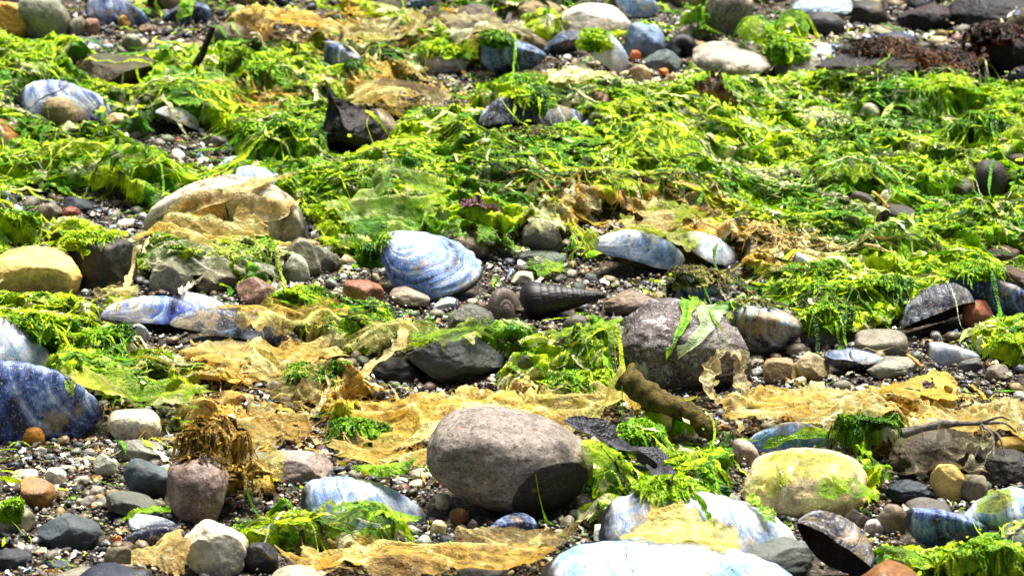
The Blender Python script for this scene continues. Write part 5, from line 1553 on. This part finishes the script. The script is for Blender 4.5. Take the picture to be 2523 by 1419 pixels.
ribbon([(1800, 880, .006), (1830, 895, .008), (1820, 940, .004), (1840, 990, .002)], 26, '#c0a468', '#f0e2b8', 'second cream curl right of the first by the boulder', film=0.3, wave=0.002)
ribbon([(455, 0), (465, 22), (452, 45), (436, 62)], 34, '#5aa410', '#b4dc2c', 'green strand hanging over the dark blue mussel at top left', film=0, mat='film')
ribbon([(700, 770, .001), (692, 800, .003), (688, 835, .001)], 12, '#d8c07c', '#f4e8bc', 'pale straw coloured strand across the dark curved mussel tip', film=0.1)
ribbon([(1915, 1150), (1930, 1180), (1932, 1215), (1928, 1240)], 14, '#e8e0b0', '#f8f4d8', 'white strand hanging down the film wrapped boulder', film=0.1)
ribbon([(1712, 1228), (1735, 1260), (1752, 1300), (1764, 1335)], 12, '#4c8a10', '#94c428', 'thin green strand over the yellow stained mussel', film=0)
ribbon([(1840, 1230), (1880, 1262), (1910, 1300)], 34, '#6aac14', '#c4e048', 'green ribbon down the right end of the yellow stained mussel', film=0.1)
ribbon([(1880, 1110), (1960, 1085), (2040, 1078), (2110, 1100), (2150, 1140)], 22, '#5aa810', '#b4dc2c', 'green ribbon over the weed wrapped blue mussel', film=0)
ribbon([(440, 728), (480, 706), (512, 680)], 9, '#e8e6d4', '#f8f6ea', 'white quill like strip below the whitish film', film=0)
ribbon([(290, 780), (310, 720), (330, 660), (336, 610)], 14, '#d8bc6c', '#f0dca0', 'yellow edge strand on the dark grey stone', film=0.1)
ribbon([(180, 950), (172, 965), (180, 985)], 22, '#7ab41c', '#d8ec80', 'little green tag on the big blue mussel', film=0)
ribbon([(1820, 290, .008), (1850, 310, .010), (1900, 325, .008), (1960, 330, .008)], 10, '#b8d890', '#eef4d8', 'pale thread lying across the upper right weed', film=0)
ribbon([(1270, 270, .01), (1266, 290, .004), (1278, 312, .002)], 7, '#8cb828', '#c8e060', 'thin green thread hanging into the dark hollow, upper centre', film=0)
ribbon([(800, 930, .004), (812, 960, .004), (790, 1010, .003), (760, 1040, .002)], 9, '#e0c884', '#f8ecc0', 'pale rib curling around the clear amber membrane', film=0)
ribbon([(420, 1260, .002), (340, 1272, .003), (300, 1290, .002)], 22, '#5a9c10', '#a8d028', 'green strip beside the thin white shell edge, bottom left', film=0)
ribbon([(1130, 505, .004), (1180, 510, .005), (1235, 530, .004)], 40, '#200806', '#4a1410', 'dark red weed strip above the yellow green frond', mat='darkweed', film=0)
ribbon([(1710, 230, .012), (1750, 240, .012), (1815, 262, .010)], 34, '#2a1a0c', '#6a4a24', 'dark brown dried strip in the upper right weed', mat='darkweed', film=0, wave=0.003)
ribbon([(1748, 200, .014), (1770, 220, .012), (1790, 245, .010)], 30, '#30200f', '#5a3a1c', 'second dark brown strip above the dried one, upper right', mat='darkweed', film=0, wave=0.003)
# ------------------------------------------------------------------ heaps
GT = ['#2e5c00', '#629c00', '#9ccc00', '#cfe400']
OT = ['#4a3a12', '#7a5c1c', '#a8832c', '#c8a850']
PT = ['#7cac14', '#b8d040', '#e8e4b4', '#f4f0d8']
clump((430, 920, 612, 1120), ['#5c4210', '#94701c', '#c0922c', '#d8b450'], 'upright brown ochre weed clump, lower left of centre', n=260, hgt=0.020, core=0.75)
clump((440, 1060, 640, 1150), OT, 'brown ochre weed at the foot of the upright brown clump', n=140)
for i, (bx, tn, lb) in enumerate([
    ((410, 590, 700, 660), PT[:3] + ['#c8dc3c'], 'yellow green frilly weed below the big ribbed shell'),
    ((150, 536, 280, 606), GT, 'green frilly tuft behind the dark grey stone, left'),
    ((0, 500, 100, 570), GT, 'green tuft at the left edge above the large yellow stone'),
    ((20, 740, 140, 830), GT, 'dark green weed below the large yellow stone'),
    ((200, 780, 330, 850), GT[:3], 'green weed hanging left of the tiny blue white chip'),
    ((680, 690, 800, 760), GT[1:], 'green ruffled tuft right of the reddish brown speckled pebble'),
    ((340, 838, 450, 910), PT, 'bleached green tuft below the tiny blue white chip'),
    ((810, 980, 960, 1090), GT[:3], 'dark green moss like tuft left of the large yellow sheet'),
    ((1500, 1020, 1640, 1110), GT[:3] + ['#6cb40c'], 'green mossy tuft right of the black kelp ribbon'),
    ((1330, 890, 1520, 980), GT, 'green weed mound left foot of the purple granite boulder'),
    ((2060, 1010, 2200, 1100), GT[:3], 'dark green tuft in the yellow sheet, lower right'),
    ((1880, 60, 2000, 150), GT, 'green frilly tuft below the dark green tent'),
    ((1960, 730, 2120, 840), GT, 'green weed heap right of the hollow grey shell'),
    ((2450, 810, 2560, 880), GT[1:], 'green weed at the right edge above the gravel'),
    ((2100, 640, 2250, 730), GT, 'green tufts left of the right-edge blue mussel'),
    ((2340, 630, 2470, 700), GT[1:], 'yellow green weed on top of the right-edge blue mussel'),
    ((1030, 92, 1170, 150), GT[1:], 'green brow of weed over the lilac white pebble'),
    ((1180, 60, 1260, 110), GT, 'green tuft on top of the large top-centre mussel'),
    ((1420, 90, 1510, 150), GT[1:], 'yellow green tuft on the white domed shell'),
    ((1240, 170, 1360, 260), GT, 'green mound below the large top-centre mussel'),
    ((1680, 160, 1830, 230), GT[1:], 'green tuft by the small bluish white shell'),
    ((580, 130, 720, 220), GT[:3], 'dark green mossy mound right of the bleached sheet'),
    ((600, 250, 810, 380), GT, 'green mound left of the dark pointed rock'),
    ((2240, 170, 2400, 240), GT[1:], 'bright weed crest below the dark brown slab'),
    ((2340, 200, 2523, 330), GT[:3], 'dark green hanging weed at the right edge'),
    ((1960, 240, 2110, 300), PT, 'bleached weed around the tan pebble, upper right'),
    ((1760, 690, 1960, 750), ['#3a3410', '#5c5a14', '#7c8a1c', '#a09a50'], 'brown green tangled weed above the hollow grey shell'),
    ((1640, 620, 1800, 690), ['#3a3420', '#6c6428', '#98923c', '#c8b878'], 'brownish weed on the broken white shell'),
    ((2300, 1300, 2523, 1360), GT[1:], 'lime weed top of the bottom right bank'),
    ((0, 1220, 60, 1300), GT[:3], 'dark green weed on the pale edge stone, bottom left'),
    ((700, 880, 860, 950), GT[:3], 'green patch beside the clear amber membrane'),
    ((1560, 1160, 1720, 1230), GT[1:], 'yellow green weed right of the black kelp ribbon end'),
    ((880, 560, 960, 640), GT, 'green weed left of the blue centre mussel'),
    ((2240, 96, 2430, 176), ['#120c06', '#2c1a0a', '#4a2c10', '#6a3c14'], 'dark brown weed heap between the dark slab and rust red rock'),
    ((2090, 96, 2260, 140), ['#140c06', '#30200c', '#4c300f', '#74480f'], 'rusty brown weed around the navy stone'),
    ((2380, 90, 2523, 170), ['#100804', '#26140a', '#441f0c', '#6a2e0c'], 'rusty black weed in front of the rust red rock'),
    ((2060, 150, 2230, 196), ['#141008', '#2a2010', '#3c3414', '#4c5a14'], 'dark olive weed along the foot of the dark brown slab'),
    ((2290, 20, 2480, 90), ['#140a08', '#2a140c', '#4a1c0c', '#3c2a14'], 'reddish black weed below the black corner rock'),
    ((1180, 290, 1420, 336), ['#181008', '#33260c', '#52480e', '#6c7c10'], 'dark brown weed tangle under the gaping mussels, upper centre'),
    ((0, 60, 130, 130), GT[1:], 'green weed in front of the ochre corner stone'),
    ((40, 130, 130, 190), PT, 'bleached weed scrap left of the olive brown rock'),
    ((840, 120, 900, 180), GT, 'green weed around the blue mussel at top'),
]):
    clump(bx, tn, lb, n=150 + int((bx[2] - bx[0]) * 0.8), fronds=2)
def loose_strands():
    rng = np.random.default_rng(77)
    w = (np.clip(cov - 0.15, 0, 1) * (1 - 0.97 * heroB) + 0.03).ravel() * ((PXg > -150) & (PXg < PW + 150) & (PYg > -150) & (PYg < PH + 120)).ravel()
    n = 30000
    idx = rng.choice(w.size, size=n, p=w / w.sum())
    x = GX.ravel()[idx] + rng.uniform(-.5, .5, n) * HS; y = GY.ravel()[idx] + rng.uniform(-.5, .5, n) * HS
    ln = 0.004 + 0.026 * rng.random(n) ** 1.8
    wd = 0.00035 + 0.0017 * rng.random(n) ** 2.6
    tone = weed_tone(x, y, cov_t.ravel()[idx], rng.normal(0.05, 0.28, n), 3) * rng.uniform(0.6, 1.3, n)[:, None]
    slope = samp(maxf(SURF, 3), x, y) - samp(-maxf(-SURF, 3), x, y)
    ok = (slope < 0.0065) & (((samp(HM, x, y) - ground_z(x, y)) < 0.0035) | (rng.random(n) < 0.12))
    x, y, ln, wd, tone = x[ok], y[ok], ln[ok], wd[ok], tone[ok]
    V, F, C = strands(x, y, ln, wd, tone, rng, SURF, 0.34, 0.0009)
    o = mesh_obj('seaweed_strands', V, F, 'weed', tone=C)
    o['kind'] = 'stuff'; o['label'] = 'countless wet strands of weed matted over the shore'; o['category'] = 'seaweed'
loose_strands()
print('weed', round(time.time() - T0, 1))
tri = sum(len(o.data.polygons) * 2 for o in bpy.data.objects if o.type == 'MESH')
print('objects', len(bpy.data.objects), 'approx tris', tri, 'shared labels', [k for k, v in LABELS.items() if v > 1][:40], sum(v > 1 for v in LABELS.values()))
